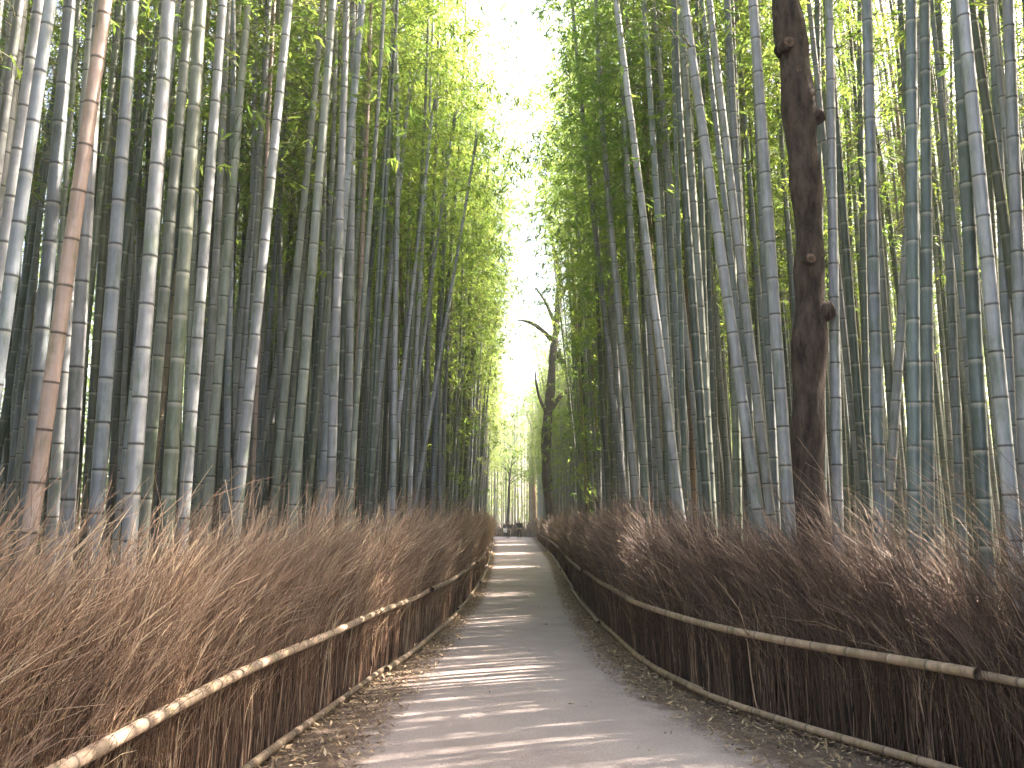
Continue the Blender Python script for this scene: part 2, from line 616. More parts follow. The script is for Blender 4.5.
def make_crown(seed, arch, dens=1.0, L=CROWN_L, reach=1.45, leaf=0.15, mat=None):
    rs = np.random.default_rng(seed)
    tw_P, tw_R = [], []
    B, D, S = [], [], []      # leaf base, direction, length
    z = 0.15
    side = rs.uniform(0, 6.28)
    while z < L:
        t = z / L
        for k in range(2):
            if rs.random() < 0.12:
                continue
            az = side + k * 0.9 + rs.normal(0, 0.35)
            ln = reach * (0.45 + 0.9 * math.sin(math.pi * min(1, 0.18 + 0.8 * t)) ** 0.8) * rs.uniform(0.6, 1.15) * (1 - 0.55 * t)
            up = rs.uniform(0.35, 0.75)
            dh = np.array([math.cos(az), math.sin(az), 0])
            u = np.linspace(0, 1, 6)
            o = np.array([axis_curve(z, arch), 0, z])
            P = o + np.outer(u * ln, dh) + np.outer(ln * (up * u - 0.75 * u**2), [0, 0, 1])
            P[:, :2] += rs.normal(0, 0.02, (6, 2))
            tw_P.append(P)
            tw_R.append(np.linspace(0.006, 0.0015, 6))
            nc = int(dens * ln * 9)
            for c in range(nc):
                uu = rs.uniform(0.22, 1.02)
                c0 = np.array([np.interp(uu, u, P[:, i]) for i in range(3)])
                off = rs.normal(0, 1, 3) * np.array([0.16, 0.16, 0.10])
                c0 = c0 + off
                nl = rs.integers(5, 9)
                a = rs.uniform(0, 6.28)
                for q in range(nl):
                    aa = a + rs.normal(0, 0.9)
                    d = np.array([math.cos(aa), math.sin(aa), rs.uniform(-1.1, 0.15)])
                    B.append(c0 + rs.normal(0, 0.035, 3))
                    D.append(d / np.linalg.norm(d))
                    S.append(leaf * rs.uniform(0.7, 1.2))
        side += math.pi + rs.normal(0, 0.5)
        z += 0.27 * rs.uniform(0.8, 1.2)
    B, D, S = np.array(B), np.array(D), np.array(S)[:, None]
    up = rs.normal(0, 0.5, B.shape) + np.array([0, 0, 1.0])
    W = np.cross(D, up)
    W /= np.linalg.norm(W, axis=1, keepdims=True)
    wd = S * 0.105
    mid = B + D * S * 0.38
    tip = B + D * S + np.array([0, 0, -0.12]) * S
    V = np.stack([B, mid + W * wd, tip, mid - W * wd], axis=1).reshape(-1, 3)
    q = np.arange(len(V)).reshape(-1, 4)
    tv, tq = tubes(np.array(tw_P), np.array(tw_R), 3)
    # thin end of the culm inside the crown
    verts, fs = join([(V, q), (tv, tq)])
    mi = np.concatenate([np.zeros(len(q)), np.ones(len(tq))])
    return mesh_np("crown", verts, fs, [mat or M_LEAF, M_TWIG], midx=mi, smooth=False)


ARCH = [0.6, 1.2, 1.8, 1.0, 2.4, 0.4, 1.5]
CROWNS = [make_crown(100 + i, a, dens=0.14, leaf=0.14) for i, a in enumerate(ARCH)]
CROWNS_IN = [make_crown(200 + i, a, dens=0.85, reach=1.42, leaf=0.125) for i, a in enumerate(ARCH)]


def culm_profile(H, r, zc, detail, rs, broken=False):
    """heights, radii, ring numbers along a culm"""
    z, ring = [], []
    nodes = [-0.03]
    zz, step = 0.0, rs.uniform(0.16, 0.22)
    while zz < H - 0.05:
        nodes.append(zz)
        step = min(0.34, step * 1.10) * 1.0
        zz += step * rs.uniform(0.94, 1.06)
    nodes.append(H)
    zs, rr, rg = [], [], []
    for i, a in enumerate(nodes[:-1]):
        b = nodes[i + 1]
        if detail:
            zs += [a, a + 0.008, a + 0.022, b - 0.02]
            rr += [0.985, 1.055, 0.985, 1.0]
            g_ = b - a
            rg += [i, i + 0.008 / g_, i + 0.022 / g_, i + 1 - 0.02 / g_]
        else:
            zs += [a, b - 0.01]
            rr += [1.03, 1.0]
            rg += [i, i + 1 - 0.01 / (b - a)]
    zs.append(H)
    rr.append(1.0)
    rg.append(len(nodes) - 1)
    zs, rr, rg = np.array(zs), np.array(rr), np.array(rg, dtype=float)
    if broken:
        tp = 1 - 0.45 * zs / H
    else:
        tp = np.clip(1 - 0.25 * zs / H - 0.68 * (zs / H) ** 2.2, 0.05, 1)
    return zs, r * tp * rr, rg


def make_culm_mesh(H, r, zc, lean, archv, mat, sides, detail, rs, bend=(0, 0), broken=False):
    zs, rad, rg = culm_profile(H, r, zc, detail, rs, broken)
    P = np.zeros((len(zs), 3))
    P[:, 2] = zs
    P[:, 0] = lean[0] * zs + bend[0] * zs**2
    P[:, 1] = lean[1] * zs + bend[1] * zs**2
    c = np.clip(zs - zc, 0, None)
    P[:, 0] += archv[0] * (c / CROWN_L) ** 2.2
    P[:, 1] += archv[1] * (c / CROWN_L) ** 2.2
    v, q = tubes(P[None], rad[None], sides)
    k = len(zs)
    top = (np.arange(sides) + (k - 1) * sides)[None, :]
    return mesh_np("culm", v, [q, top], [mat], attr={"ring": np.repeat(rg, sides)})


# traced from the photograph: x at y=0, x at y=475, width in px, colour, nickname, [bend px at mid], [break y]
TR = [
    # left grove
    (43, 24, 7, 'straw brown', 'slim straw brown culm at the far left'),
    (17, 6, 6, 'dark green', 'thin dark green culm at the left edge'),
    (70, 30, 15, 'blue-grey', 'thick blue-grey culm near the left edge'),
    (93, 56, 12, 'grey', 'grey culm just left of the pinkish tan one'),
    (100, 70, 15, 'grey', 'grey culm with a round scar behind the pinkish tan one'),
    (106, 38, 16.5, 'pinkish tan', 'leaning pinkish tan culm crossing the thick blue-grey one'),
    (118, 88, 9, 'olive', 'olive culm in the gap right of the pinkish tan one'),
    (133, 99, 15, 'blue-grey', 'thick blue-grey culm left of the brightest sunlit one'),
    (142, 112, 7.5, 'grey', 'slim grey culm in the gap beside the brightest sunlit one'),
    (151, 142, 6, 'dark green', 'thin dark green culm behind the brightest sunlit one'),
    (169, 134, 16, 'pale grey', 'pale thick culm, brightest sunlit one at the left fence'),
    (190, 148, 12, 'grey-green', 'grey-green culm just right of the brightest sunlit one'),
    (198, 163, 7, 'straw brown', 'straw brown culm half hidden left of the olive one'),
    (211, 153, 8, 'straw brown', 'dead brown culm leaning behind the olive one'),
    (201, 170, 15, 'olive', 'thick olive culm with white rings in the left front'),
    (223, 187, 12, 'pale grey', 'pale lavender grey culm right of the thick olive one'),
    (232, 228, 9, 'dark green', 'upright dark green culm with white rings, left grove'),
    (248, 210, 10, 'grey-green', 'grey-green culm left of the upright dark green one'),
    (256, 247, 6, 'grey', 'thin grey culm behind the upright dark green one'),
    (271, 236, 9, 'grey', 'grey culm crossing in front of the slim olive one'),
    (268, 244, 9, 'olive', 'slim olive culm with white rings, left grove'),
    (289, 241, 11, 'pale grey', 'pale grey culm leaning right beside the slim olive one'),
    (345, 256, 7, 'pale grey', 'thin pale culm slanting steeply across the left grove'),
    (301, 280, 5, 'olive', 'very thin olive culm behind the steeply slanting one'),
    (314, 305, 5, 'dark green', 'very thin dark green culm right of the slanting one'),
    (333, 296, 11, 'grey-green', 'stout grey-green culm in the middle of the left grove'),
    (343, 309, 8, 'dark green', 'dark green culm beside the stout grey-green one'),
    (347, 331, 10, 'grey', 'grey culm in the close pair of the left grove'),
    (354, 348, 9, 'grey', 'upright grey culm, right one of the close pair'),
    (372, 353, 6, 'pinkish tan', 'slim pinkish tan culm amid the left grove'),
    (398, 367, 7, 'olive', 'olive culm with white rings behind the snapped pale one'),
    (418, 371, 7.5, 'pale grey', 'snapped pale culm with a splintered top in sunlight', 0, 100),
    (445, 392, 5.5, 'pale grey', 'snapped slim pale culm, second of the bare tops', 0, 112),
    (470, 405, 5, 'grey', 'snapped slim grey culm, third of the bare tops', 0, 130),
    (500, 420, 5, 'pale grey', 'pale slanting culm snapped above the far left fence', 0, 152),
    # right grove
    (570, 622, 7, 'grey', 'slim grey culm nearest the sky gap in the right grove'),
    (590, 634, 8, 'grey', 'grey culm with dark rings left of the twin culms'),
    (616, 676, 9, 'pale grey', 'pale culm leaning left, front one of the twins'),
    (624, 661, 7, 'grey', 'grey culm leaning left, rear one of the twins'),
    (649, 667, 7, 'grey-green', 'grey-green culm right of the leaning twins'),
    (653, 700, 6, 'grey', 'thin grey culm leaning behind the orange tan one'),
    (679, 693, 6.5, 'orange tan', 'straight orange tan culm of the right grove'),
    (687, 702, 8, 'blue-grey', 'blue-grey culm touching the orange tan one'),
    (702, 716, 7, 'sea-green', 'sea-green culm right of the orange tan one'),
    (684, 753, 12, 'pale grey', 'long pale culm leaning left, right of the orange tan one'),
    (709, 766, 10, 'grey', 'grey culm leaning left behind the long pale one'),
    (727, 737, 9, 'grey-green', 'grey-green culm in the shade of the long pale one'),
    (739, 748, 7, 'grey', 'slim grey culm left of the brown tree trunk'),
    (752, 774, 9, 'blue-grey', 'blue-grey culm left of the brown tree trunk'),
    (753, 786, 13, 'pale grey', 'thick pale culm touching the brown tree trunk'),
    (817, 822, 9, 'sea-green', 'sea-green culm half hidden by the brown tree trunk'),
    (829, 837, 11.5, 'pale grey', 'pale lavender culm just right of the brown trunk'),
    (848, 853, 5, 'dark green', 'very thin dark green culm right of the brown trunk'),
    (858, 868, 8, 'sea-green', 'sea-green culm behind the bright edged one'),
    (867, 879, 12.5, 'blue-grey', 'blue-grey culm with a bright sunlit right edge'),
    (889, 929, 6.5, 'pinkish tan', 'thin pinkish tan culm leaning behind the green pair'),
    (923, 891, 10, 'pale grey', 'pale culm leaning right, before the green pair'),
    (911, 914, 14, 'sea-green', 'thick sea-green culm, left one of the green pair'),
    (925, 928, 13, 'sea-green', 'thick sea-green culm, right one of the green pair'),
    (938, 959, 9.5, 'blue-grey', 'blue-grey culm right of the green pair'),
    (957, 982, 15, 'sea-green', 'wide shaded green culm near the right edge'),
    (962, 1008, 15.5, 'pale grey', 'thick mottled pale culm near the right edge'),
    (981, 1003, 9, 'olive', 'olive culm with a sunlit edge near the right edge'),
    (992, 1013, 11, 'blue-grey', 'blue-grey culm second from the right edge'),
    (1008, 1026, 14, 'pale grey', 'thick pale culm at the right edge'),
]
GROVE = 'bamboos of the grove beside the path'
placed = []      # (x, y) of bases


class Spec:
    pass


specs = []
rs0 = np.random.default_rng(5)
for row in TR:
    x0, x1, wpx, colr, nick = row[:5]
    brk = row[6] if len(row) > 6 else None
    d = 0.112 if wpx > 6 else 0.085
    Y = F * d / wpx
    side = -1 if x1 < 515 else 1
    # keep it behind the fence
    for _ in range(60):
        p1 = at(x1, 475, Y)
        if (p1.x - fence_x(side, Y)) * side > 0.42:
            break
        Y *= 1.03
        d *= 1.03
    if brk:
        p0 = at(x0, 0, Y)
        pb = at(x0 + (x1 - x0) * brk / 475, brk, Y)
    p0 = at(x0, 0, Y)
    p1 = at(x1, 475, Y)
    lx = (p0.x - p1.x) / (p0.z - p1.z)
    s = Spec()
    s.base = (p1.x - lx * p1.z, Y)
    s.r = d / 2
    s.lean = (lx, 0.0)
    s.bend = (0.0, 0.0)
    s.colour = colr
    s.nick = nick
    s.traced = True
    s.broken = bool(brk)
    s.H = pb.z if brk else rs0.uniform(14.5, 17.5)
    s.zc = rs0.uniform(6.3, 8.0)
    s.side = side
    if not brk and Y > 10:
        s.H = rs0.uniform(15, 17)
    specs.append(s)
    placed.append(s.base)

# the rest of the grove, both sides
cell = {}


def free(x, y, dmin):
    cx, cy = int(x // 1), int(y // 1)
    for i in (-1, 0, 1):
        for j in (-1, 0, 1):
            for (a, b) in cell.get((cx + i, cy + j), ()):
                if (a - x) ** 2 + (b - y) ** 2 < dmin * dmin:
                    return False
    return True


for (a, b) in placed:
    cell.setdefault((int(a // 1), int(b // 1)), []).append((a, b))
COLS = ['blue-grey', 'grey', 'pale grey', 'grey-green', 'olive', 'dark green', 'sea-green', 'pinkish tan', 'straw brown']
PR = np.array([0.17, 0.24, 0.08, 0.20, 0.11, 0.09, 0.07, 0.015, 0.025])
PR = PR / PR.sum()
fill = []
SUN_LANES = [(5.1, 0.55), (7.0, 0.25), (9.3, 0.65), (11.6, 0.25), (14.2, 0.45), (19.5, 0.7), (24, 0.4), (31, 1.0), (37, 0.4), (44, 1.2), (61, 1.5), (73, 1.0)]
rs1 = np.random.default_rng(21)
for side in (-1, 1):
    n_try = 7200 if side > 0 else 5600
    for _ in range(n_try):
        y = rs1.uniform(-8, 104)
        depth = rs1.uniform(0, 1) ** 1.5 * (12.5 if side > 0 else 9.5)
        fx = fence_x(side, min(max(y, -4), 90))
        x = fx + side * (0.55 + depth)
        if y > 84 and side < 0 and x > -40 and y < 99 :
            continue          # the path turns off here
        # lanes cleared through the stand along the sun's direction, made to let beams in
        if side > 0 and x > 3.4 and any(abs(y - 0.38 * x - c_) < h_ for c_, h_ in SUN_LANES):
            continue
        if not free(x, y, 0.31):
            continue
        pr = proj((x, y, 1.9))
        inframe = pr and -20 < pr[0] < 1044
        if inframe:
            if pr[2] < 9.5:
                continue
            if pr[2] < 12 and rs1.random() < 0.3:
                continue
        if side > 0 and 20 < y < 49 and pr and pr[0] < 580:
            continue
        if not inframe and y < 9 and depth < 0.8:
            continue
        s = Spec()
        s.base = (x, y)
        s.r = rs1.uniform(0.036, 0.060)
        inner = max(0, 1 - depth / 5)
        s.lean = (-side * (rs1.normal(0.018, 0.022)) , rs1.normal(0.0, 0.012))
        s.bend = (-side * abs(rs1.normal(0, 0.0012)) * inner, 0.0)
        s.colour = COLS[rs1.choice(len(COLS), p=PR)]
        s.traced = False
        s.broken = False
        s.H = rs1.uniform(13.5, 17.0)
        s.zc = s.H - CROWN_L * rs1.uniform(0.92, 1.0)
        if y > 18 and depth < 3:
            s.H -= rs1.uniform(0, 3.2)
            s.zc = s.H - CROWN_L * rs1.uniform(0.9, 1.05)
            if side < 0 and 22 < y < 62:
                s.H += 2.6
                s.zc += 2.9
        if side > 0 and 14 < y < 47 and pr and pr[0] < 604:
            s.H = 16.5
            s.zc = 9.3 if y < 28 else 12.0
            s.H = 16.5 if y < 28 else 18.5
        s.side = side
        cell.setdefault((int(x // 1), int(y // 1)), []).append((x, y))
        fill.append(s)
# beyond the turn of the path
for _ in range(520):
    x, y = rs1.uniform(-22, 16), rs1.uniform(99.5, 124)
    if not free(x, y, 0.7):
        continue
    s = Spec()
    s.base, s.r, s.lean, s.bend = (x, y), rs1.uniform(0.035, 0.055), (rs1.normal(0, 0.015), 0), (0, 0)
    s.colour = COLS[rs1.choice(len(COLS), p=PR)]
    s.traced = s.broken = False
    s.H = rs1.uniform(15, 21)
    s.zc = s.H - CROWN_L * rs1.uniform(0.92, 1.0)
    s.side = 0
    cell.setdefault((int(x // 1), int(y // 1)), []).append((x, y))
    fill.append(s)


def point_on(s, z):
    return (s.base[0] + s.lean[0] * z + s.bend[0] * z * z, s.base[1] + s.lean[1] * z + s.bend[1] * z * z, z)


# which 300 show largest: front to back coverage along several rows of the picture
allb = specs + fill
for s in allb:
    s.vis = 0.0
rows = [60, 160, 260, 360, 450]
allb_s = sorted(allb, key=lambda s: s.base[1])
for yr in rows:
    cov = np.zeros(1024, dtype=bool)
    for s in allb_s:
        if s.base[1] < 2:
            continue
        z = EYE + s.base[1] * ((384 - yr) / F + math.tan(PITCH)) * 1.0
        if z < 0 or z > s.H:
            continue
        p = proj(point_on(s, z))
        if not p:
            continue
        hw = s.r * F / p[2]
        a, b = int(max(0, p[0] - hw)), int(min(1023, p[0] + hw + 0.999))
        if b <= a:
            continue
        n = (~cov[a:b]).sum()
        cov[a:b] = True
        s.vis += n * (2 * hw / max(b - a, 1))
fill.sort(key=lambda s: -s.vis)
N_IND = 290
ind = specs + fill[:N_IND - len(specs)]
rest = fill[N_IND - len(specs):]

# labels for the untraced ones: counted from the nearest traced neighbour in the picture
WORDN = ['first', 'second', 'third', 'fourth', 'fifth', 'sixth', 'seventh', 'eighth', 'ninth', 'tenth', 'eleventh', 'twelfth', 'thirteenth', 'fourteenth', 'fifteenth', 'sixteenth', 'seventeenth', 'eighteenth', 'nineteenth', 'twentieth']


def px_x(s):
    p = proj(point_on(s, EYE + 0.055 * s.base[1]))
    return p[0] if p else -999


LANDMARK = [
    (0, 'the blue-grey culm at the left edge', 30), (38, 'the leaning pinkish tan culm', 38), (134, 'the brightest sunlit culm', 134),
    (170, 'the thick olive culm', 170), (228, 'the upright dark green culm', 228), (256, 'the steeply slanting culm', 256),
    (296, 'the stout grey-green culm', 296), (353, 'the slim pinkish tan culm', 353), (371, 'the snapped pale culm', 371),
    (420, 'the slanting snapped culm', 420), (622, 'the grey culm nearest the sky gap', 622), (676, 'the leaning twin culms', 676),
    (693, 'the orange tan culm', 693), (753, 'the long pale leaning culm', 753), (808, 'the brown tree trunk', 808),
    (837, 'the pale lavender culm', 837), (879, 'the bright edged culm', 879), (914, 'the thick green pair', 920),
    (1008, 'the mottled pale culm', 1008), (558, 'the dark crooked tree', 553),
]
unt = [s for s in ind if not s.traced]
buckets = {}
for s in unt:
    xx = px_x(s)
    lm = min(LANDMARK, key=lambda l: abs(l[2] - xx))
    dr = 'right' if xx >= lm[2] else 'left'
    th = 'slim' if s.r < 0.042 else ('stout' if s.r > 0.055 else '')
    s.key = (lm[1], dr, s.colour, th)
    s.px = xx
    s.lmx = lm[2]
    buckets.setdefault(s.key, []).append(s)
for key, L_ in buckets.items():
    L_.sort(key=lambda s: abs(s.px - s.lmx))
    for i, s in enumerate(L_):
        adj = (key[3] + ' ' if key[3] else '') + key[2]
        if len(L_) == 1:
            s.label = f"lone {adj} bamboo {key[1]} of {key[0]}"
        else:
            s.label = f"{adj} bamboo, {WORDN[i]} such {key[1]} of {key[0]}"


def nearest_arch(a):
    return int(np.argmin([abs(a - x) for x in ARCH]))


root_children = []
SHARED_CULM = {}
for i, s in enumerate(ind):
    rs = np.random.default_rng(1000 + i)
    lab = (s.nick if s.traced else s.label)
    if s.traced and 'bamboo' not in lab:
        lab = lab.replace('culm', 'bamboo culm', 1)
    t = thing("bamboo", lab, "bamboo", (s.base[0], s.base[1], 0), 0, GROVE)
    if s.broken:
        me = make_culm_mesh(s.H, s.r, 99, s.lean, (0, 0), CULM[s.colour], 12, True, rs, s.bend, broken=True)
        link("culm", me, t)
        # splintered top: a few long slivers
        parts = []
        pt = np.array(point_on(s, s.H)) - np.array([s.base[0], s.base[1], 0])
        for k in range(4):
            a = rs.uniform(0, 6.28)
            ln = rs.uniform(0.25, 0.8)
            P = [pt + s.r * 0.45 * np.array([math.cos(a), math.sin(a), 0]) - [0, 0, 0.05],
                 pt + s.r * 0.6 * np.array([math.cos(a), math.sin(a), 0]) + [0.04, 0, ln * 0.5],
                 pt + s.r * (1 + k) * np.array([math.cos(a), math.sin(a), 0]) + [0.12, 0, ln]]
            parts.append(one_tube(P, [0.016, 0.012, 0.003], 5))
        v, fs = join(parts)
        link("splinter", mesh_np("splinter", v, fs, [CULM['pale grey']], attr={"ring": np.full(len(v), 0.5)}), t)
        continue
    arch_to = -s.side if s.side else rs.choice([-1, 1])
    inner = abs(s.base[0] - fence_x(s.side or 1, min(max(s.base[1], 0), 88))) < 4
    arch = rs.choice([0.4, 0.6, 0.6] if inner and s.base[1] < 26 else [0.6, 1.0, 1.2] if inner else [0.4, 0.6, 1.0, 1.5, 2.4])
    ang = (0 if arch_to > 0 else math.pi) + rs.normal(0, 0.45 if inner else 1.2)
    if inner and s.base[1] < 24:
        ang += math.pi
    av = (arch * math.cos(ang), arch * math.sin(ang))
    sides = 14 if s.r * F / s.base[1] > 4 else 8
    me = make_culm_mesh(s.H, s.r, s.zc, s.lean, av, CULM[s.colour], sides, s.base[1] < 22, rs, s.bend)
    link("culm", me, t)
    c = link("crown", (CROWNS_IN if inner and s.base[1] > 12 else CROWNS)[nearest_arch(arch)], t)
    c.location = (s.lean[0] * s.zc + s.bend[0] * s.zc**2, s.lean[1] * s.zc + s.bend[1] * s.zc**2, s.zc)
    q = Quaternion((0, 0, 1), ang)
    tl = Vector((s.lean[0] + 2 * s.bend[0] * s.zc, s.lean[1] + 2 * s.bend[1] * s.zc, 1)).normalized()
    c.rotation_mode = 'QUATERNION'
    c.rotation_quaternion = Vector((0, 0, 1)).rotation_difference(tl) @ q
    c.scale = (1, 1, (s.H - s.zc) / CROWN_L)

# shared shapes for the stuff: whole bamboos in one mesh each
thick_meshes = []
TH_COL = ['grey', 'blue-grey', 'grey-green', 'olive', 'dark green', 'sea-green', 'grey', 'pale grey']
H0, ZC0 = 15.5, 6.8
protos = []
for i, cn in enumerate(TH_COL):
    rs = np.random.default_rng(3000 + i)
    a = ARCH[i % len(ARCH)]
    cm = make_culm_mesh(H0, 0.048, ZC0, (0, 0), (a, 0), CULM[cn], 7, False, rs)
    protos.append((cm, CROWNS[i % len(ARCH)]))


def gn_scatter(name, items, meshes, label, cat, mats):
    """one object whose geometry nodes place the meshes on its points"""
    # items: list of (x, y, z, rx, ry, rz, sx, sz, variant)
    A = np.array(items, dtype=np.float32)
    me = bpy.data.meshes.new(name)
    me.vertices.add(len(A))
    me.vertices.foreach_set("co", A[:, :3].ravel())
    a = me.attributes.new("rot", 'FLOAT_VECTOR', 'POINT')
    a.data.foreach_set("vector", A[:, 3:6].ravel())
    a = me.attributes.new("scl", 'FLOAT_VECTOR', 'POINT')
    a.data.foreach_set("vector", np.stack([A[:, 6], A[:, 6], A[:, 7]], axis=1).ravel())
    a = me.attributes.new("variant", 'INT', 'POINT')
    a.data.foreach_set("value", A[:, 8].astype(np.int32))
    for m in mats:
        me.materials.append(m)
    o = link(name, me)
    ng = bpy.data.node_groups.new(name, 'GeometryNodeTree')
    ng.interface.new_socket("Geometry", in_out='INPUT', socket_type='NodeSocketGeometry')
    ng.interface.new_socket("Geometry", in_out='OUTPUT', socket_type='NodeSocketGeometry')
    gi = ng.nodes.new("NodeGroupInput")
    go = ng.nodes.new("NodeGroupOutput")
    jn = ng.nodes.new("GeometryNodeJoinGeometry")
    ar = ng.nodes.new("GeometryNodeInputNamedAttribute")
    ar.data_type = 'FLOAT_VECTOR'
    ar.inputs["Name"].default_value = "rot"
    asx = ng.nodes.new("GeometryNodeInputNamedAttribute")
    asx.data_type = 'FLOAT_VECTOR'
    asx.inputs["Name"].default_value = "scl"
    av = ng.nodes.new("GeometryNodeInputNamedAttribute")
    av.data_type = 'INT'
    av.inputs["Name"].default_value = "variant"
    for k, src in enumerate(meshes):
        cp = ng.nodes.new("FunctionNodeCompare")
        cp.data_type = 'INT'
        cp.operation = 'EQUAL'
        ng.links.new(av.outputs["Attribute"], [s for s in cp.inputs if s.identifier == 'A_INT'][0])
        [s for s in cp.inputs if s.identifier == 'B_INT'][0].default_value = k
        for ob in src:
            oi = ng.nodes.new("GeometryNodeObjectInfo")
            oi.inputs["Object"].default_value = ob
            oi.inputs["As Instance"].default_value = True
            ip = ng.nodes.new("GeometryNodeInstanceOnPoints")
            ng.links.new(gi.outputs[0], ip.inputs["Points"])
            ng.links.new(cp.outputs[0], ip.inputs["Selection"])
            ng.links.new(oi.outputs["Geometry"], ip.inputs["Instance"])
            ng.links.new(ar.outputs["Attribute"], ip.inputs["Rotation"])
            ng.links.new(asx.outputs["Attribute"], ip.inputs["Scale"])
            ng.links.new(ip.outputs[0], jn.inputs[0])
    ng.links.new(jn.outputs[0], go.inputs[0])
    md = o.modifiers.new("scatter", 'NODES')
    md.node_group = ng
    return tag(o, label, cat, kind='stuff')


# one real bamboo of each shape stands far back among the rest and serves as the source
src_objs = []
take = []
cand = [s for s in rest if s.base[1] > 60 and s.side]
for i, (cm, crm) in enumerate(protos):
    cmo = crm.copy()
    cmo.name = "crown"
    cmo.transform(Matrix.Translation((0, 0, ZC0)))
    s = cand[i]
    rest.remove(s)
    t = thing("bamboo", f"{['first', 'second', 'third', 'fourth', 'fifth', 'sixth', 'seventh', 'eighth'][i]} {TH_COL[i]} bamboo from the path bend, deep in the far thicket", "bamboo", (s.base[0], s.base[1], 0), 0, GROVE)
    src_objs.append([link("culm", cm, t), link("crown", cmo, t)])

items = []
rs2 = np.random.default_rng(77)
for s in rest:
    var = rs2.integers(0, len(protos))
    toward = (0 if s.side < 0 else math.pi) if s.side else rs2.uniform(0, 6.28)
    inner = abs(s.base[0] - fence_x(s.side or 1, min(max(s.base[1], 0), 88))) < 3
    if inner or s.base[1] < 20:
        var = (0, 5, 7)[rs2.integers(0, 3)]
    if s.base[1] < 24:
        toward += math.pi
    rz = toward + rs2.normal(0, 0.6 if inner else 1.5)
    k = s.H / H0
    items.append((s.base[0], s.base[1], 0, math.atan(-s.lean[1]) , math.atan(s.lean[0]), rz, s.r / 0.048 * 0.5 + 0.5, k, var))
# XYZ euler: tilt after spin needs the spin first; small tilts make the order harmless
gn_scatter("bamboo_thicket", items, src_objs, "dense mass of grey-green bamboos filling the grove behind the front culms", "bamboo thicket", [])

# low leafy growth along the outer rim of the grove and beyond the bend
low = [make_crown(500 + i, 0.8, dens=0.5, L=5.0, reach=1.7, leaf=0.17) for i in range(3)]
low_src = []
rim = []
rs3 = np.random.default_rng(31)
for side in (-1, 1):
    for _ in range(400):
        y = rs3.uniform(-6, 108)
        x = side * ((14.0 if side > 0 else 11.5) + rs3.uniform(0, 9))
        if side > 0 and any(abs(y - 0.38 * x - c_) < h_ * 1.3 for c_, h_ in SUN_LANES):  # rim growth also left out along the lanes cleared for sunlight
            continue
        rim.append((x, y, rs3.uniform(0.5, 8.5) if rs3.random() < 0.75 else -0.3, rs3.normal(0, 0.1), rs3.normal(0, 0.1), rs3.uniform(0, 6.28), 1.2, rs3.uniform(0.9, 1.4), rs3.integers(0, 3)))
for _ in range(420):
    rim.append((rs3.uniform(-26, 24), rs3.uniform(106, 126), rs3.uniform(-0.5, 15), 0, 0, rs3.uniform(0, 6.28), 1.2, rs3.uniform(0.9, 1.4), rs3.integers(0, 3)))
for i, me in enumerate(low):
    o = link("young_bamboo", me)
    o.location = [(-12.5, 70, 0), (15.2, 64, 0), (-3.5, 110, 0)][i]
    tag(o, ["low leafy young bamboo deep in the left grove", "low leafy young bamboo deep in the right grove", "low leafy young bamboo beyond the end of the path"][i], "young bamboo", "young bamboos at the rim of the grove")
    low_src.append([o])
gn_scatter("undergrowth", rim, low_src, "bright green leafy growth along the outer rim of the bamboo grove", "foliage", [])


# ---------------------------------------------------------------- brushwood fences
def lowfreq(s, seed, scale):
    rs = np.random.default_rng(seed)
    v = np.zeros_like(s)
    for k in range(6):
        f = scale * rs.uniform(0.5, 2.0)
        v += np.sin(s * f + rs.uniform(0, 6.28)) / 6 * 1.6
    return v


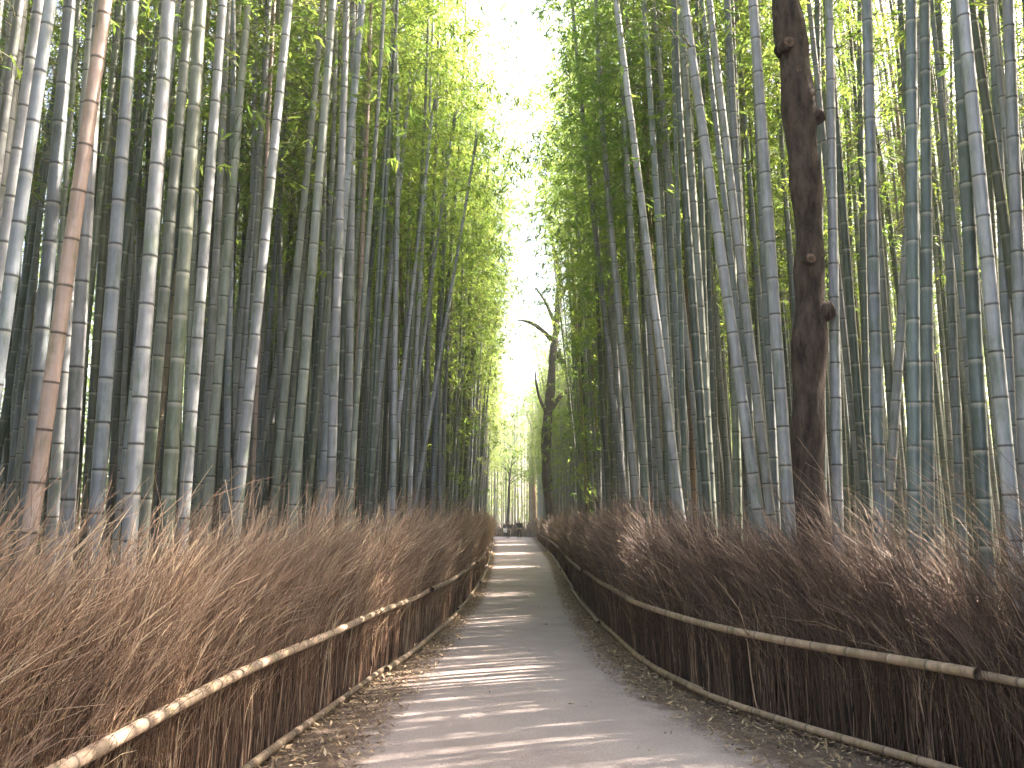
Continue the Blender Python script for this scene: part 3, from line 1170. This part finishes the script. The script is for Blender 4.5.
def brush(line, S, side, dens_fn, seed, mat, hmul=1.0, inward=0.45, tone0=0.0):
    rs = np.random.default_rng(seed)
    T = np.gradient(line, axis=0)
    T /= np.linalg.norm(T, axis=1, keepdims=True)
    # inward normal (towards the path)
    Nn = np.stack([T[:, 1], -T[:, 0]], axis=1) * (-side)
    dens = dens_fn(line[:, 1])
    cum = np.concatenate([[0], np.cumsum(dens[:-1] * np.diff(S))])
    n = int(cum[-1])
    s = np.interp(rs.uniform(0, cum[-1], n), cum, S)
    px = np.stack([np.interp(s, S, line[:, 0]), np.interp(s, S, line[:, 1])], axis=1)
    tt = np.stack([np.interp(s, S, T[:, 0]), np.interp(s, S, T[:, 1])], axis=1)
    nn = np.stack([np.interp(s, S, Nn[:, 0]), np.interp(s, S, Nn[:, 1])], axis=1)
    far = np.clip(px[:, 1], 2, 100)
    thick = np.interp(far, [2, 6, 12, 30, 90], [1.0, 1.05, 1.6, 2.8, 7.0])
    cl = lowfreq(s, seed + 1, 2.2)           # clumps
    cl2 = lowfreq(s, seed + 2, 9.0)
    back = rs.uniform(0, 1, n)
    off = -0.03 - 0.26 * back
    K = 8
    u = np.linspace(0, 1, K)[None, :]
    L = (1.33 + 0.30 * cl + 0.12 * cl2 + rs.normal(0, 0.24, n) - 0.45 * (rs.random(n) < 0.35) * rs.random(n)) * hmul
    L = np.clip(L, 0.6, 2.6)
    bendang = np.clip(rs.normal(0.92, 0.24, n) + 0.18 * cl, 0.3, 1.6)[:, None]
    start = 0.40 + 0.06 * cl[:, None]
    # angle from vertical along the strand
    th = np.clip((u - start) / (1 - start), 0, 1) ** 1.15 * bendang + rs.normal(0, 0.05, n)[:, None]
    ds = (L / (K - 1))[:, None]
    hor = np.concatenate([np.zeros((n, 1)), np.cumsum(np.sin(th[:, :-1]) * ds, axis=1)], axis=1)
    ver = np.concatenate([np.zeros((n, 1)), np.cumsum(np.cos(th[:, :-1]) * ds, axis=1)], axis=1)
    dv = rs.normal(0, 0.45, n) + 0.25 * cl2
    fw = np.cos(inward + dv)[:, None]
    iw = np.sin(inward + dv)[:, None]
    P = np.zeros((n, K, 3))
    for a in range(2):
        P[:, :, a] = px[:, a:a + 1] + nn[:, a:a + 1] * off[:, None] + hor * (fw * tt[:, a:a + 1] + iw * nn[:, a:a + 1])
    P[:, :, 2] = ver - 0.02
    P[:, 1:] += np.cumsum(rs.normal(0, 0.011, (n, K - 1, 3)), axis=1)
    rad = ((0.0018 + rs.gamma(1.4, 0.0012, n)) * thick)[:, None] * np.linspace(1, 0.32, K)[None, :]
    v, q = tubes(P, rad, 3)
    tone = np.clip(rs.normal(0.36, 0.22, n) + 0.5 * (rs.random(n) < 0.10) + 0.15 * cl2 + tone0, 0, 1)
    tv = np.repeat(np.clip(tone[:, None] + np.linspace(-0.10, 0.10, K)[None, :], 0, 1), 3, axis=1).ravel()
    VV, QQ, TT = [v], [q], [tv]
    offv = len(v)
    # side twigs on the upper half
    m = 4
    for k in range(m):
        pick = rs.random(n) < np.interp(far, [2, 15, 40, 90], [1.0, 0.9, 0.6, 0.5])
        idx = np.where(pick)[0]
        j = rs.integers(3, K - 1, len(idx))
        o = P[idx, j]
        d = P[idx, np.minimum(j + 1, K - 1)] - P[idx, j - 1]
        d /= np.linalg.norm(d, axis=1, keepdims=True)
        d = d + rs.normal(0, 0.28, d.shape) + np.array([0, 0, 0.05])
        d /= np.linalg.norm(d, axis=1, keepdims=True)
        ln = rs.uniform(0.12, 0.46, len(idx))[:, None]
        Q = np.stack([o, o + d * ln * 0.5 + rs.normal(0, 0.01, o.shape), o + d * ln + np.array([0, 0, -0.25]) * ln * 0.4 * bendang[idx]], axis=1)
        rr = (rs.uniform(0.0011, 0.0020, len(idx)) * thick[idx])[:, None] * np.array([[1, 0.8, 0.35]])
        v2, q2 = tubes(Q, rr, 3)
        VV.append(v2)
        QQ.append(q2 + offv)
        offv += len(v2)
        TT.append(np.repeat(np.clip(tone[idx] + 0.10, 0, 1), 9))
    return mesh_np("brushwood", np.concatenate(VV), QQ, [mat], attr={"tone": np.concatenate(TT)}, smooth=True)


def dens_near(y):
    return np.interp(y, [-4, 1.0, 2.5, 12, 16, 30, 60, 95], [100, 200, 1150, 1050, 650, 330, 150, 110])


def rail(line, S, s0, s1, z, r, off, side, name, mat, parent, sag=0.0, seed=0, endz=0.0):
    rs = np.random.default_rng(seed)
    T = np.gradient(line, axis=0)
    T /= np.linalg.norm(T, axis=1, keepdims=True)
    Nn = np.stack([T[:, 1], -T[:, 0]], axis=1) * (-side)
    zz, nodes = s0, [s0]
    while zz < s1:
        zz += rs.uniform(0.26, 0.38)
        nodes.append(min(zz, s1))
    ss, rr, rg = [], [], []
    for i, a in enumerate(nodes[:-1]):
        b = nodes[i + 1]
        ss += [a, a + 0.01, a + 0.03, (a + b) / 2]
        rr += [0.98, 1.07, 0.98, 0.99]
        g_ = max(b - a, 0.05)
        rg += [i, i + 0.01 / g_, i + 0.03 / g_, i + 0.5]
    ss.append(s1)
    rr.append(1)
    rg.append(len(nodes) - 1)
    ss = np.array(ss)
    u = (ss - s0) / max(s1 - s0, 1e-6)
    rad = r * np.array(rr) * (1.08 - 0.2 * u)
    P = np.stack([np.interp(ss, S, line[:, 0]) + np.interp(ss, S, Nn[:, 0]) * off, np.interp(ss, S, line[:, 1]) + np.interp(ss, S, Nn[:, 1]) * off,
                  z + 0.008 * np.sin(ss * 1.7 + seed) + endz * u + sag * np.sin(math.pi * u)], axis=1)
    v, q = tubes(P[None], rad[None], 12)
    k = len(ss)
    caps = [np.arange(12)[::-1][None, :], (np.arange(12) + (k - 1) * 12)[None, :]]
    midx = np.concatenate([np.zeros(len(q)), [1, 1]])
    return link(name, mesh_np(name, v, [q] + caps, [mat, M_CUT], attr={"ring": np.repeat(np.array(rg, dtype=float), 12)}, midx=midx), parent)


lf = thing("brushwood_fence", "reddish brown brushwood fence with two bamboo rails along the left of the path", "fence", (LL[0][0], LL[0][1], 0), 0, "brushwood fences lining the path")
rf = thing("brushwood_fence", "dark brown brushwood fence with two bamboo rails curving along the right of the path", "fence", (RL[0][0], RL[0][1], 0), 0, "brushwood fences lining the path")


def keep_world(o, parent):
    o.location = (-parent.location[0], -parent.location[1], 0)


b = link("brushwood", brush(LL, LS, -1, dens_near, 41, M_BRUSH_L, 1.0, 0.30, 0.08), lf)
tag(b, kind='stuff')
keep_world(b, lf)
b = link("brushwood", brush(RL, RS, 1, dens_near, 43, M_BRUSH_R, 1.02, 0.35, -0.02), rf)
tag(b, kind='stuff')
keep_world(b, rf)


def s_of(line, S, y):
    return float(S[np.argmin(np.abs(line[:, 1] - y))])


def rails(line, S, side, parent, cuts_top, cuts_low, seed):
    for cuts, z, r, nm, mt in ((cuts_top, 0.68, 0.032, "top_rail", M_POLE), (cuts_low, 0.075, 0.030, "bottom_rail", M_POLE_D)):
        for i in range(len(cuts) - 1):
            a, b_ = s_of(line, S, cuts[i]), s_of(line, S, cuts[i + 1])
            off = 0.04 + (0.0 if i % 2 else 0.05)
            dz = 0.0 if i % 2 else 0.012
            if side > 0:
                mt = M_POLE_D
            o = rail(line, S, max(a - 0.10, 0), b_ + 0.10, z + dz, r, off, side, nm, mt, parent, seed=seed + i)
            keep_world(o, parent)


rails(LL, LS, -1, lf, [-4, 0.5, 11.9, 15.5, 20, 26, 33, 41, 50, 60, 70, 79, 87], [-4, 2, 9.3, 15.5, 22, 30, 38, 48, 58, 68, 78, 87], 10)
rails(RL, RS, 1, rf, [-4, 0.5, 5.45, 10.4, 16.5, 23, 30, 38, 47, 57, 68, 79, 90], [-4, 2, 4.6, 8.1, 13.5, 20, 28, 37, 47, 57, 68, 79, 90], 40)


# ---------------------------------------------------------------- loose tall stalks by the right fence, and fallen leaves
def litter():
    rs = np.random.default_rng(9)
    pts = []

    def strip(side, n, y0, y1, wfun, p=1.4):
        for _ in range(n):
            y = y0 + (y1 - y0) * rs.random() ** p
            fx = fence_x(side, y)
            wd = wfun(y)
            t = rs.random() ** 1.5
            pts.append((fx - side * (t * wd + rs.normal(0, 0.03) + 0.02), y, rs.uniform(0.6, 1.1)))
    strip(-1, 24000, 2.5, 45, lambda y: np.interp(y, [3, 6, 9, 14, 30], [0.75, 0.72, 0.55, 0.35, 0.2]))
    strip(1, 27000, 2.5, 45, lambda y: np.interp(y, [3, 5.5, 8, 14, 30], [1.5, 1.15, 0.65, 0.48, 0.3]))
    for _ in range(700):
        y = 2.5 + 30 * rs.random() ** 1.3
        pts.append((rs.uniform(fence_x(-1, y), fence_x(1, y)), y, rs.uniform(0.4, 1.0)))
    pts = np.array(pts)
    n = len(pts)
    az = rs.uniform(0, 6.28, n)
    tilt = rs.normal(0, 0.28, n)
    d = np.stack([np.cos(az) * np.cos(tilt), np.sin(az) * np.cos(tilt), np.sin(tilt)], axis=1)
    wv = np.stack([-np.sin(az), np.cos(az), rs.normal(0, 0.35, n)], axis=1)
    S = pts[:, 2:3] * rs.uniform(0.025, 0.075, n)[:, None]
    C = np.stack([pts[:, 0], pts[:, 1], 0.034 + 0.018 * rs.random(n) + np.abs(np.sin(tilt)) * S[:, 0] * 0.5], axis=1)
    W = wv * S * rs.uniform(0.06, 0.17, n)[:, None]
    V = np.stack([C - d * S / 2, C - d * S * 0.1 + W, C + d * S / 2 + np.array([0, 0, 0.004]), C - d * S * 0.1 - W], axis=1).reshape(-1, 3)
    tone = np.repeat(rs.random(n) ** 1.25, 4)
    return mesh_np("fallen_leaves", V, np.arange(len(V)).reshape(-1, 4), [strand_mat("dead_leaf", [(0, (0.09, 0.06, 0.04)), (0.4, (0.22, 0.15, 0.09)), (0.75, (0.38, 0.28, 0.16)), (1, (0.52, 0.42, 0.27))], 0.7)], attr={"tone": tone}, smooth=False)


tag(link("fallen_leaves", litter()), "dry tan fallen bamboo leaves strewn along both edges of the path", "fallen leaves", kind='stuff')


def wild_stalks():
    """long bare stalks sweeping up and left out of the right fence"""
    rs = np.random.default_rng(15)
    P = []
    for i in range(75):
        x, y = rs.uniform(2.9, 4.3), rs.uniform(5.2, 7.6)
        if x < fence_x(1, y) + 0.05:
            x = fence_x(1, y) + rs.uniform(0.05, 0.5)
        L = rs.uniform(1.8, 2.7)
        th = np.linspace(0, rs.uniform(0.8, 1.25), 10)
        az = math.pi + rs.normal(-0.5, 0.25)     # leans towards -X and +Y
        ds = L / 9
        p = [np.array([x, y, 0.0])]
        for k in range(9):
            p.append(p[-1] + ds * np.array([math.sin(th[k]) * math.cos(az), math.sin(th[k]) * math.sin(-abs(az)) * -0.3 + 0.3 * math.sin(th[k]), math.cos(th[k])]) + rs.normal(0, 0.006, 3))
        P.append(p)
    P = np.array(P)
    rad = rs.uniform(0.0025, 0.004, len(P))[:, None] * np.linspace(1, 0.35, 10)[None, :]
    v, q = tubes(P, rad, 4)
    return mesh_np("dry_stalks", v, q, [M_BRUSH_L], attr={"tone": np.repeat(rs.uniform(0.4, 1.0, len(P)), 40)})


tag(link("dry_grass", wild_stalks()), "long dry stalks sweeping up and left above the right fence", "dry grass", kind='stuff')


# ---------------------------------------------------------------- trees
def leaf_blob(centers, n, spread, leaf, mat, seed, name="crown"):
    rs = np.random.default_rng(seed)
    C = np.array(centers)
    k = rs.integers(0, len(C), n)
    # small sprays: leaves gather round spray centres
    spr = C[k] + rs.normal(0, 1, (n, 3)) * spread
    m = 7
    B = np.repeat(spr, m, axis=0) + rs.normal(0, 0.07, (n * m, 3))
    D = rs.normal(0, 1, (n * m, 3)) + np.array([0, 0, -0.3])
    D /= np.linalg.norm(D, axis=1, keepdims=True)
    W = np.cross(D, rs.normal(0, 1, D.shape))
    W /= np.linalg.norm(W, axis=1, keepdims=True)
    S = leaf * rs.uniform(0.7, 1.2, n * m)[:, None]
    V = np.stack([B, B + D * S * 0.45 + W * S * 0.22, B + D * S, B + D * S * 0.45 - W * S * 0.22], axis=1).reshape(-1, 3)
    return mesh_np(name, V, np.arange(len(V)).reshape(-1, 4), [mat], smooth=False)


def resample(pts, rad, step):
    pts, rad = np.array(pts, dtype=float), np.array(rad, dtype=float)
    s = np.concatenate([[0], np.cumsum(np.linalg.norm(np.diff(pts, axis=0), axis=1))])
    n = max(3, int(s[-1] / step))
    u = np.linspace(0, s[-1], n)
    # smooth the polyline a little
    P = np.stack([np.interp(u, s, pts[:, i]) for i in range(3)], axis=1)
    r = np.interp(u, s, rad)
    for _ in range(3):
        P[1:-1] = (P[:-2] + 2 * P[1:-1] + P[2:]) / 4
        r[1:-1] = (r[:-2] + 2 * r[1:-1] + r[2:]) / 4
    return P, r


def rel(parts, origin):
    v, fs = parts
    return v - np.array([origin[0], origin[1], 0]), fs


# the brown pruned tree at the right
TY = 8.2
prof = [(814, 590, 42), (812, 545, 38), (810, 500, 35), (807, 447, 33), (808, 400, 33), (809, 363, 33), (811, 320, 33), (809, 290, 29), (809, 235, 27), (806, 180, 30), (802, 140, 33), (798, 100, 34), (794, 60, 32), (789, 30, 30), (786, 0, 29)]
pts = [at(x, y, TY) for x, y, _ in prof]
rad = [wd / 2 / F * TY for _, _, wd in prof]
p0 = pts[0]
pts = [Vector((p0.x + 0.03, TY, -0.05))] + pts + [pts[-1] + Vector((-0.12, 0.1, 1.2)), pts[-1] + Vector((-0.1, 0.3, 2.6)), pts[-1] + Vector((0.1, 0.5, 4.2))]
rad = [0.24] + rad + [0.10, 0.085, 0.06]
base = (pts[0].x, TY)
bt = thing("pruned_tree", "thick brown tree trunk with cut knots, standing behind the right fence", "tree", (base[0], base[1], 0))
P, r = resample(pts, rad, 0.05)
link("trunk", mesh_np("trunk", *rel(one_tube(P, r, 32, True, 0.013, 7.0, 3), base), [M_BARK]), bt)
for (x, y, ox, rr, ln) in ((824, 312, 1, 0.085, 0.10), (816, 117, 1, 0.070, 0.08), (788, 43, 0, 0.065, 0.03), (799, 72, 0, 0.045, 0.03), (809, 260, 0, 0.060, 0.05)):
    depth = TY - (0.12 if not ox else 0.04)
    c = np.array(at(x, y, depth))
    if ox:
        d = np.array([0.8, -0.45, 0.25])
    else:
        d = np.array([0.05, -1, 0.1])
    d /= np.linalg.norm(d)
    a = c - d * 0.13
    kp = [a, c - d * 0.03, c + d * ln * 0.6, c + d * ln]
    v, fs = one_tube(kp, [rr * 1.6, rr * 1.25, rr * 1.05, rr * 0.85], 16, True, 0.004, 20, 5)
    v, fs = rel((v, fs), base)
    nf = [len(f) for f in fs]
    mi = np.concatenate([np.zeros(nf[0]), np.zeros(nf[1]), np.ones(nf[2])])
    k = link("knot", mesh_np("knot", v, fs, [M_BARK, M_CUTWOOD], midx=mi), bt)
    # hollow heart of the cut
    v, fs = rel(one_tube([c + d * (ln + 0.001), c + d * (ln + 0.006)], [rr * 0.42, rr * 0.36], 10), base)
    link("heartwood", mesh_np("heartwood", v, fs, [M_CUT]), k)
tops = [P[-1] + np.array([math.cos(a) * 1.2, math.sin(a) * 1.2, random.uniform(0, 1.6)]) for a in np.linspace(0, 5.6, 7)]
parts = [one_tube(*resample([P[-8], (P[-1] + t) / 2 + [0, 0, 0.2], t], [0.045, 0.03, 0.01], 0.12), 6) for t in tops]
v, fs = join(parts)
link("limbs", mesh_np("limbs", *rel((v, fs), base), [M_BARK]), bt)
cm = leaf_blob(tops, 330, 0.42, 0.11, M_TLEAF, 8)
cr = link("crown", cm, bt, (-base[0], -base[1], 0))

# the dark crooked tree where the path narrows
DY = 48.5


def from_px(lst, Y0, dy=0.0):
    n = len(lst)
    return [at(x, y, Y0 + dy * i / max(1, n - 1)) for i, (x, y) in enumerate(lst)]


main_px = [(553, 545), (552, 524), (549, 500), (546, 470), (546, 445), (547, 420), (550, 400), (551, 380), (553, 355), (556, 330), (558, 312)]
main_w = [13, 12, 12, 11, 11, 11.5, 11, 10, 9, 8, 7]
mp_ = from_px(main_px, DY)
# X of the trunk must stand behind the right fence
base = (mp_[0].x, DY)
dt = thing("crooked_tree", "dark crooked tree with forked bare branches leaning over the path", "tree", (base[0], base[1], 0))
mp_ = [Vector((mp_[0].x, DY, -0.05))] + [p for p in mp_ if p.z > 0.15]
mw = [0.40] + [wd / 2 / F * DY for wd in main_w][-(len(mp_) - 1):]
P, r = resample(mp_, [a * 0.85 for a in mw], 0.4)
parts = [one_tube(P, r, 14, True, 0.03, 3.0, 6)]
link("trunk", mesh_np("trunk", *rel(join(parts), base), [M_BARK_D]), dt)
branches = [
    ([(549, 412), (556, 400), (563, 393), (569, 390)], [5, 4, 4, 3], 1.0),
    ([(557, 352), (564, 365), (571, 378), (574, 395)], [5, 4.5, 4, 3], 0.5),
    ([(558, 318), (558, 296), (560, 278), (557, 262), (552, 240), (548, 215)], [6, 5, 4, 3.5, 2.5, 1.5], -1.0),
    ([(559, 300), (566, 288), (572, 272), (580, 250)], [3.5, 3, 2.5, 1.5], 1.0),
    ([(552, 340), (545, 332), (535, 324), (525, 318), (517, 320)], [4, 3.5, 3, 2.2, 1.2], -1.0),
    ([(546, 412), (541, 404), (537, 392), (535, 372)], [3, 2.5, 2, 1.2], -1.5),
    ([(569, 390), (580, 383), (590, 372), (596, 355)], [3, 2.5, 2, 1.2], 1.0),
    ([(556, 330), (551, 312), (545, 300), (536, 288)], [3, 2.5, 2, 1.2], -1.0),
]
tipc = []
for px_, wp, dy in branches:
    bp = from_px(px_, DY, dy)
    P, r = resample(bp, [a * 0.65 / F * DY for a in wp], 0.35)
    link("branch", mesh_np("branch", *rel(one_tube(P, r, 8, True, 0.006, 5, 2), base), [M_BARK_D]), dt)
    tipc.append(np.array(bp[-1]))
    tipc.append(np.array(bp[-2]))
cc = [np.array(at(x, y, DY + random.uniform(1.2, 3.0))) for x, y in ((540, 330), (533, 345), (545, 300), (552, 260), (560, 235), (540, 285), (530, 325), (570, 250), (549, 225))]
link("crown", leaf_blob(cc, 360, 0.55, 0.13, M_TLEAF, 18), dt, (-base[0], -base[1], 0))

# the pale straight trunk and the thin dark one near the end of the path
PY = 104.0
b0 = at(533, 500, PY)
base = (b0.x, PY)
pt_ = thing("pale_tree", "pale straight tree trunk rising beyond the right end of the path", "tree", (base[0], base[1], 0))
P, r = resample([(base[0], PY, -0.05), (base[0], PY, 4), (base[0] - 0.1, PY, 8), (base[0] - 0.1, PY, 16)], [0.52, 0.46, 0.40, 0.2], 0.4)
link("trunk", mesh_np("trunk", *rel(one_tube(P, r, 14, True, 0.012, 3, 4), base), [M_BARK_P]), pt_)
tops = [P[-1] + np.array([math.cos(a) * 2.0, math.sin(a) * 2.0, random.uniform(-1.5, 1.5)]) for a in np.linspace(0, 5.6, 8)]
v, fs = join([one_tube(*resample([P[-9], (P[-4] + t) / 2, t], [0.1, 0.06, 0.02], 0.3), 6) for t in tops])
link("limbs", mesh_np("limbs", *rel((v, fs), base), [M_BARK_P]), pt_)
link("crown", leaf_blob(tops, 900, 0.8, 0.2, M_TLEAF, 28), pt_, (-base[0], -base[1], 0))

QY = 100.0
b0 = at(507, 500, QY)
base = (b0.x, QY)
qt = thing("thin_tree", "thin dark tree standing beyond the people at the end of the path", "tree", (base[0], base[1], 0))
P, r = resample([(base[0], QY, -0.05), (base[0] + 0.15, QY, 3), (base[0] + 0.25, QY, 6), (base[0] + 0.6, QY, 9)], [0.18, 0.16, 0.13, 0.05], 0.3)
link("trunk", mesh_np("trunk", *rel(one_tube(P, r, 10, True, 0.01, 3, 4), base), [M_BARK_D]), qt)
tops = [P[k] + np.array([math.cos(a) * 1.8, math.sin(a) * 1.8, random.uniform(0, 1.2)]) for k, a in zip((-8, -7, -6, -5, -4, -3, -2, -1), np.linspace(0, 5.6, 8))]
v, fs = join([one_tube(*resample([P[-11 + i], (P[-9 + i] + t) / 2, t], [0.06, 0.04, 0.015], 0.3), 6) for i, t in enumerate(tops)])
link("limbs", mesh_np("limbs", *rel((v, fs), base), [M_BARK_D]), qt)
link("crown", leaf_blob(tops, 520, 0.6, 0.2, M_LEAF, 38), qt, (-base[0], -base[1], 0))


# ---------------------------------------------------------------- people at the end of the path
def skin(name, verts, edges, radii, mat, sub=1, parent=None):
    me = bpy.data.meshes.new(name)
    me.from_pydata(verts, edges, [])
    o = bpy.data.objects.new(name + "_tmp", me)
    COL.objects.link(o)
    o.modifiers.new("s", 'SKIN')
    for i, rr in enumerate(radii):
        me.skin_vertices[0].data[i].radius = (rr, rr) if not isinstance(rr, tuple) else rr
    me.skin_vertices[0].data[0].use_root = True
    sb = o.modifiers.new("u", 'SUBSURF')
    sb.levels = sb.render_levels = sub
    dg = bpy.context.evaluated_depsgraph_get()
    res = bpy.data.meshes.new_from_object(o.evaluated_get(dg))
    bpy.data.objects.remove(o)
    res.materials.clear()
    res.materials.append(mat)
    for p in res.polygons:
        p.use_smooth = True
    return link(name, res, parent)


def person(loc, rz, label, h, top, legs, hair, step=0.12, armbend=0.25, bag=None):
    t = thing("person", label, "person", loc, rz, None)
    k = h / 1.72
    sk = simple_mat("skin_tone", (0.55, 0.36, 0.27), 0.6, (0.5, 0.32, 0.24))
    V, E, Rr = [], [], []

    def add(p, r_, frm=None):
        V.append((p[0] * k, p[1] * k, p[2] * k))
        Rr.append(r_ * k if not isinstance(r_, tuple) else (r_[0] * k, r_[1] * k))
        if frm is not None:
            E.append((frm, len(V) - 1))
        return len(V) - 1
    # figure faces -Y
    pel = add((0, 0, 0.93), (0.15, 0.10))
    wst = add((0, 0, 1.10), (0.13, 0.095), pel)
    chs = add((0, 0, 1.30), (0.165, 0.11), wst)
    nek = add((0, 0, 1.45), 0.062, chs)
    nk2 = add((0, -0.01, 1.52), 0.056, nek)
    hd = add((0, -0.02, 1.60), (0.078, 0.092), nk2)
    ht = add((0, -0.015, 1.68), (0.062, 0.075), hd)
    add((0, -0.125, 1.595), 0.014, hd)           # nose
    for s_ in (-1, 1):
        add((s_ * 0.088, 0.0, 1.60), 0.014, hd)  # ears
        hip = add((s_ * 0.09, 0, 0.86), 0.085, pel)
        kn = add((s_ * 0.10, -step * s_ * 0.6 - 0.02, 0.48), 0.056, hip)
        an = add((s_ * 0.10, -step * s_, 0.09), 0.038, kn)
        add((s_ * 0.11, -step * s_ - 0.14, 0.03), (0.04, 0.028), an)
        sh = add((s_ * 0.19, 0, 1.38), 0.055, chs)
        el = add((s_ * 0.25, 0.02, 1.11), 0.040, sh)
        wr = add((s_ * 0.24, -armbend * 0.6, 0.90), 0.027, el)
        pm = add((s_ * 0.24, -armbend * 0.7, 0.82), (0.034, 0.018), wr)
        for f_ in range(4):
            a = add((s_ * 0.24, -armbend * 0.7 + (f_ - 1.5) * 0.019, 0.765), 0.0085, pm)
            add((s_ * 0.235, -armbend * 0.7 + (f_ - 1.5) * 0.02, 0.725 + abs(f_ - 1.3) * 0.008), 0.0075, a)
        a = add((s_ * 0.235, -armbend * 0.7 - 0.04, 0.80), 0.010, pm)
        add((s_ * 0.225, -armbend * 0.7 - 0.055, 0.765), 0.009, a)
    skin("body", V, E, Rr, sk, 1, t)
    cl = simple_mat("cloth_" + top[1], top[0], 0.9, None, 30)
    jk = [(0, 0, 0.90), (0, 0, 1.10), (0, 0, 1.31), (0, 0, 1.44)]
    jr = [(0.18, 0.135), (0.16, 0.125), (0.19, 0.138), 0.085]
    je = [(0, 1), (1, 2), (2, 3)]
    for s_ in (-1, 1):
        b_ = len(jk)
        jk += [(s_ * 0.195, 0, 1.385), (s_ * 0.255, 0.02, 1.11), (s_ * 0.243, -armbend * 0.55, 0.92)]
        jr += [0.075, 0.056, 0.042]
        je += [(2, b_), (b_, b_ + 1), (b_ + 1, b_ + 2)]
    skin("jacket", [tuple(c * k for c in p) for p in jk], je, [(a[0] * k, a[1] * k) if isinstance(a, tuple) else a * k for a in jr], cl, 1, t)
    tm = simple_mat("cloth_" + legs[1], legs[0], 0.9, None, 30)
    lk, lr, le = [(0, 0, 0.95), (0, 0, 0.90)], [(0.16, 0.115), (0.165, 0.12)], [(0, 1)]
    for s_ in (-1, 1):
        b_ = len(lk)
        lk += [(s_ * 0.092, 0, 0.85), (s_ * 0.10, -step * s_ * 0.6 - 0.02, 0.48), (s_ * 0.10, -step * s_, 0.10)]
        lr += [0.098, 0.072, 0.056]
        le += [(1, b_), (b_, b_ + 1), (b_ + 1, b_ + 2)]
    skin("trousers", [tuple(c * k for c in p) for p in lk], le, [(a[0] * k, a[1] * k) if isinstance(a, tuple) else a * k for a in lr], tm, 1, t)
    sm = simple_mat("shoe", (0.03, 0.03, 0.03), 0.6)
    for s_ in (-1, 1):
        v, fs = one_tube([(s_ * 0.10 * k, (-step * s_ + 0.05) * k, 0.04), (s_ * 0.105 * k, (-step * s_ - 0.06) * k, 0.04), (s_ * 0.11 * k, (-step * s_ - 0.17) * k, 0.03)], [0.045, 0.047, 0.025], 10)
        link("shoe", mesh_np("shoe", v, fs, [sm]), t)
    hm = simple_mat("hair", hair, 0.6, None, 40)
    skin("hair", [(0, 0.02 * k, 1.60 * k), (0, 0.012 * k, 1.68 * k), (0, 0.0, 1.725 * k)], [(0, 1), (1, 2)], [(0.088 * k, 0.088 * k), (0.085 * k, 0.09 * k), (0.04 * k, 0.04 * k)], hm, 1, t)
    eye = simple_mat("eye", (0.02, 0.02, 0.02), 0.3)
    for s_ in (-1, 1):
        v, fs = one_tube([(s_ * 0.032 * k, -0.105 * k, 1.615 * k), (s_ * 0.032 * k, -0.112 * k, 1.615 * k)], [0.010, 0.007], 8)
        link("eye", mesh_np("eye", v, fs, [eye]), t)
    return t


BLK = ((0.018, 0.018, 0.022), "black")
NVY = ((0.03, 0.035, 0.05), "navy")
p1 = at(505.3, 500, 86)
person((p1.x, 86.6, 0.02), 0.3, "person in dark coat, leftmost of the three standing at the path's end", 1.58, NVY, BLK, (0.02, 0.015, 0.012))
p2 = at(509.0, 500, 86)
person((p2.x, 85.8, 0.02), -0.2, "person in brown coat beside a white bag, middle one at the path's end", 1.62, ((0.05, 0.038, 0.032), "brown"), BLK, (0.03, 0.02, 0.015))
bx, by = p2.x - 0.36, 85.55
tb = thing("tote_bag", "white tote bag hanging at the side of the middle person", "bag", (bx, by, 0.55))
wh = simple_mat("white_cotton", (0.78, 0.77, 0.74), 0.9, (0.68, 0.67, 0.64), 30)
bv = [(sx * wx, sy * dy, z) for z, wx, dy in ((0, 0.17, 0.07), (0.2, 0.19, 0.09), (0.42, 0.17, 0.04)) for sx, sy in ((-1, -1), (1, -1), (1, 1), (-1, 1))]
bf = [[0, 3, 2, 1], [8, 9, 10, 11]] + [[k * 4 + i, k * 4 + (i + 1) % 4, (k + 1) * 4 + (i + 1) % 4, (k + 1) * 4 + i] for k in range(2) for i in range(4)]
link("bag_body", mesh_np("bag_body", bv, np.array(bf), [wh]), tb)
for sy in (-1, 1):
    hp = [(0.09 * math.cos(a) , sy * 0.035, 0.41 + 0.22 * math.sin(a)) for a in np.linspace(0, math.pi, 9)]
    v, fs = one_tube(hp, [0.011] * 9, 6)
    link("handle", mesh_np("handle", v, fs, [wh]), tb)
p3 = at(519.3, 500, 85)
person((p3.x, 84.6, 0.02), 0.1, "tall person in black coat and trousers, rightmost at the path's end", 1.78, BLK, BLK, (0.16, 0.11, 0.07))


# ---------------------------------------------------------------- air
def haze():
    x0, x1, y0, y1, z0, z1 = -120, 120, -60, 260, -1, 19.5
    v = [(x, y, z) for z in (z0, z1) for x, y in ((x0, y0), (x1, y0), (x1, y1), (x0, y1))]
    f = np.array([[3, 2, 1, 0], [4, 5, 6, 7], [0, 1, 5, 4], [1, 2, 6, 5], [2, 3, 7, 6], [3, 0, 4, 7]])
    m = bpy.data.materials.new("haze")
    m.use_nodes = True
    N, L = m.node_tree.nodes, m.node_tree.links
    N.remove(N["Principled BSDF"])
    pv = N.new("ShaderNodeVolumePrincipled")
    pv.inputs["Color"].default_value = (0.92, 0.96, 0.92, 1)
    pv.inputs["Density"].default_value = 0.0010
    L.new(pv.outputs[0], N["Material Output"].inputs["Volume"])
    return tag(link("haze", mesh_np("haze", v, f, [m], smooth=False)), kind='stuff')


haze()
SC.cycles.volume_bounces = 1
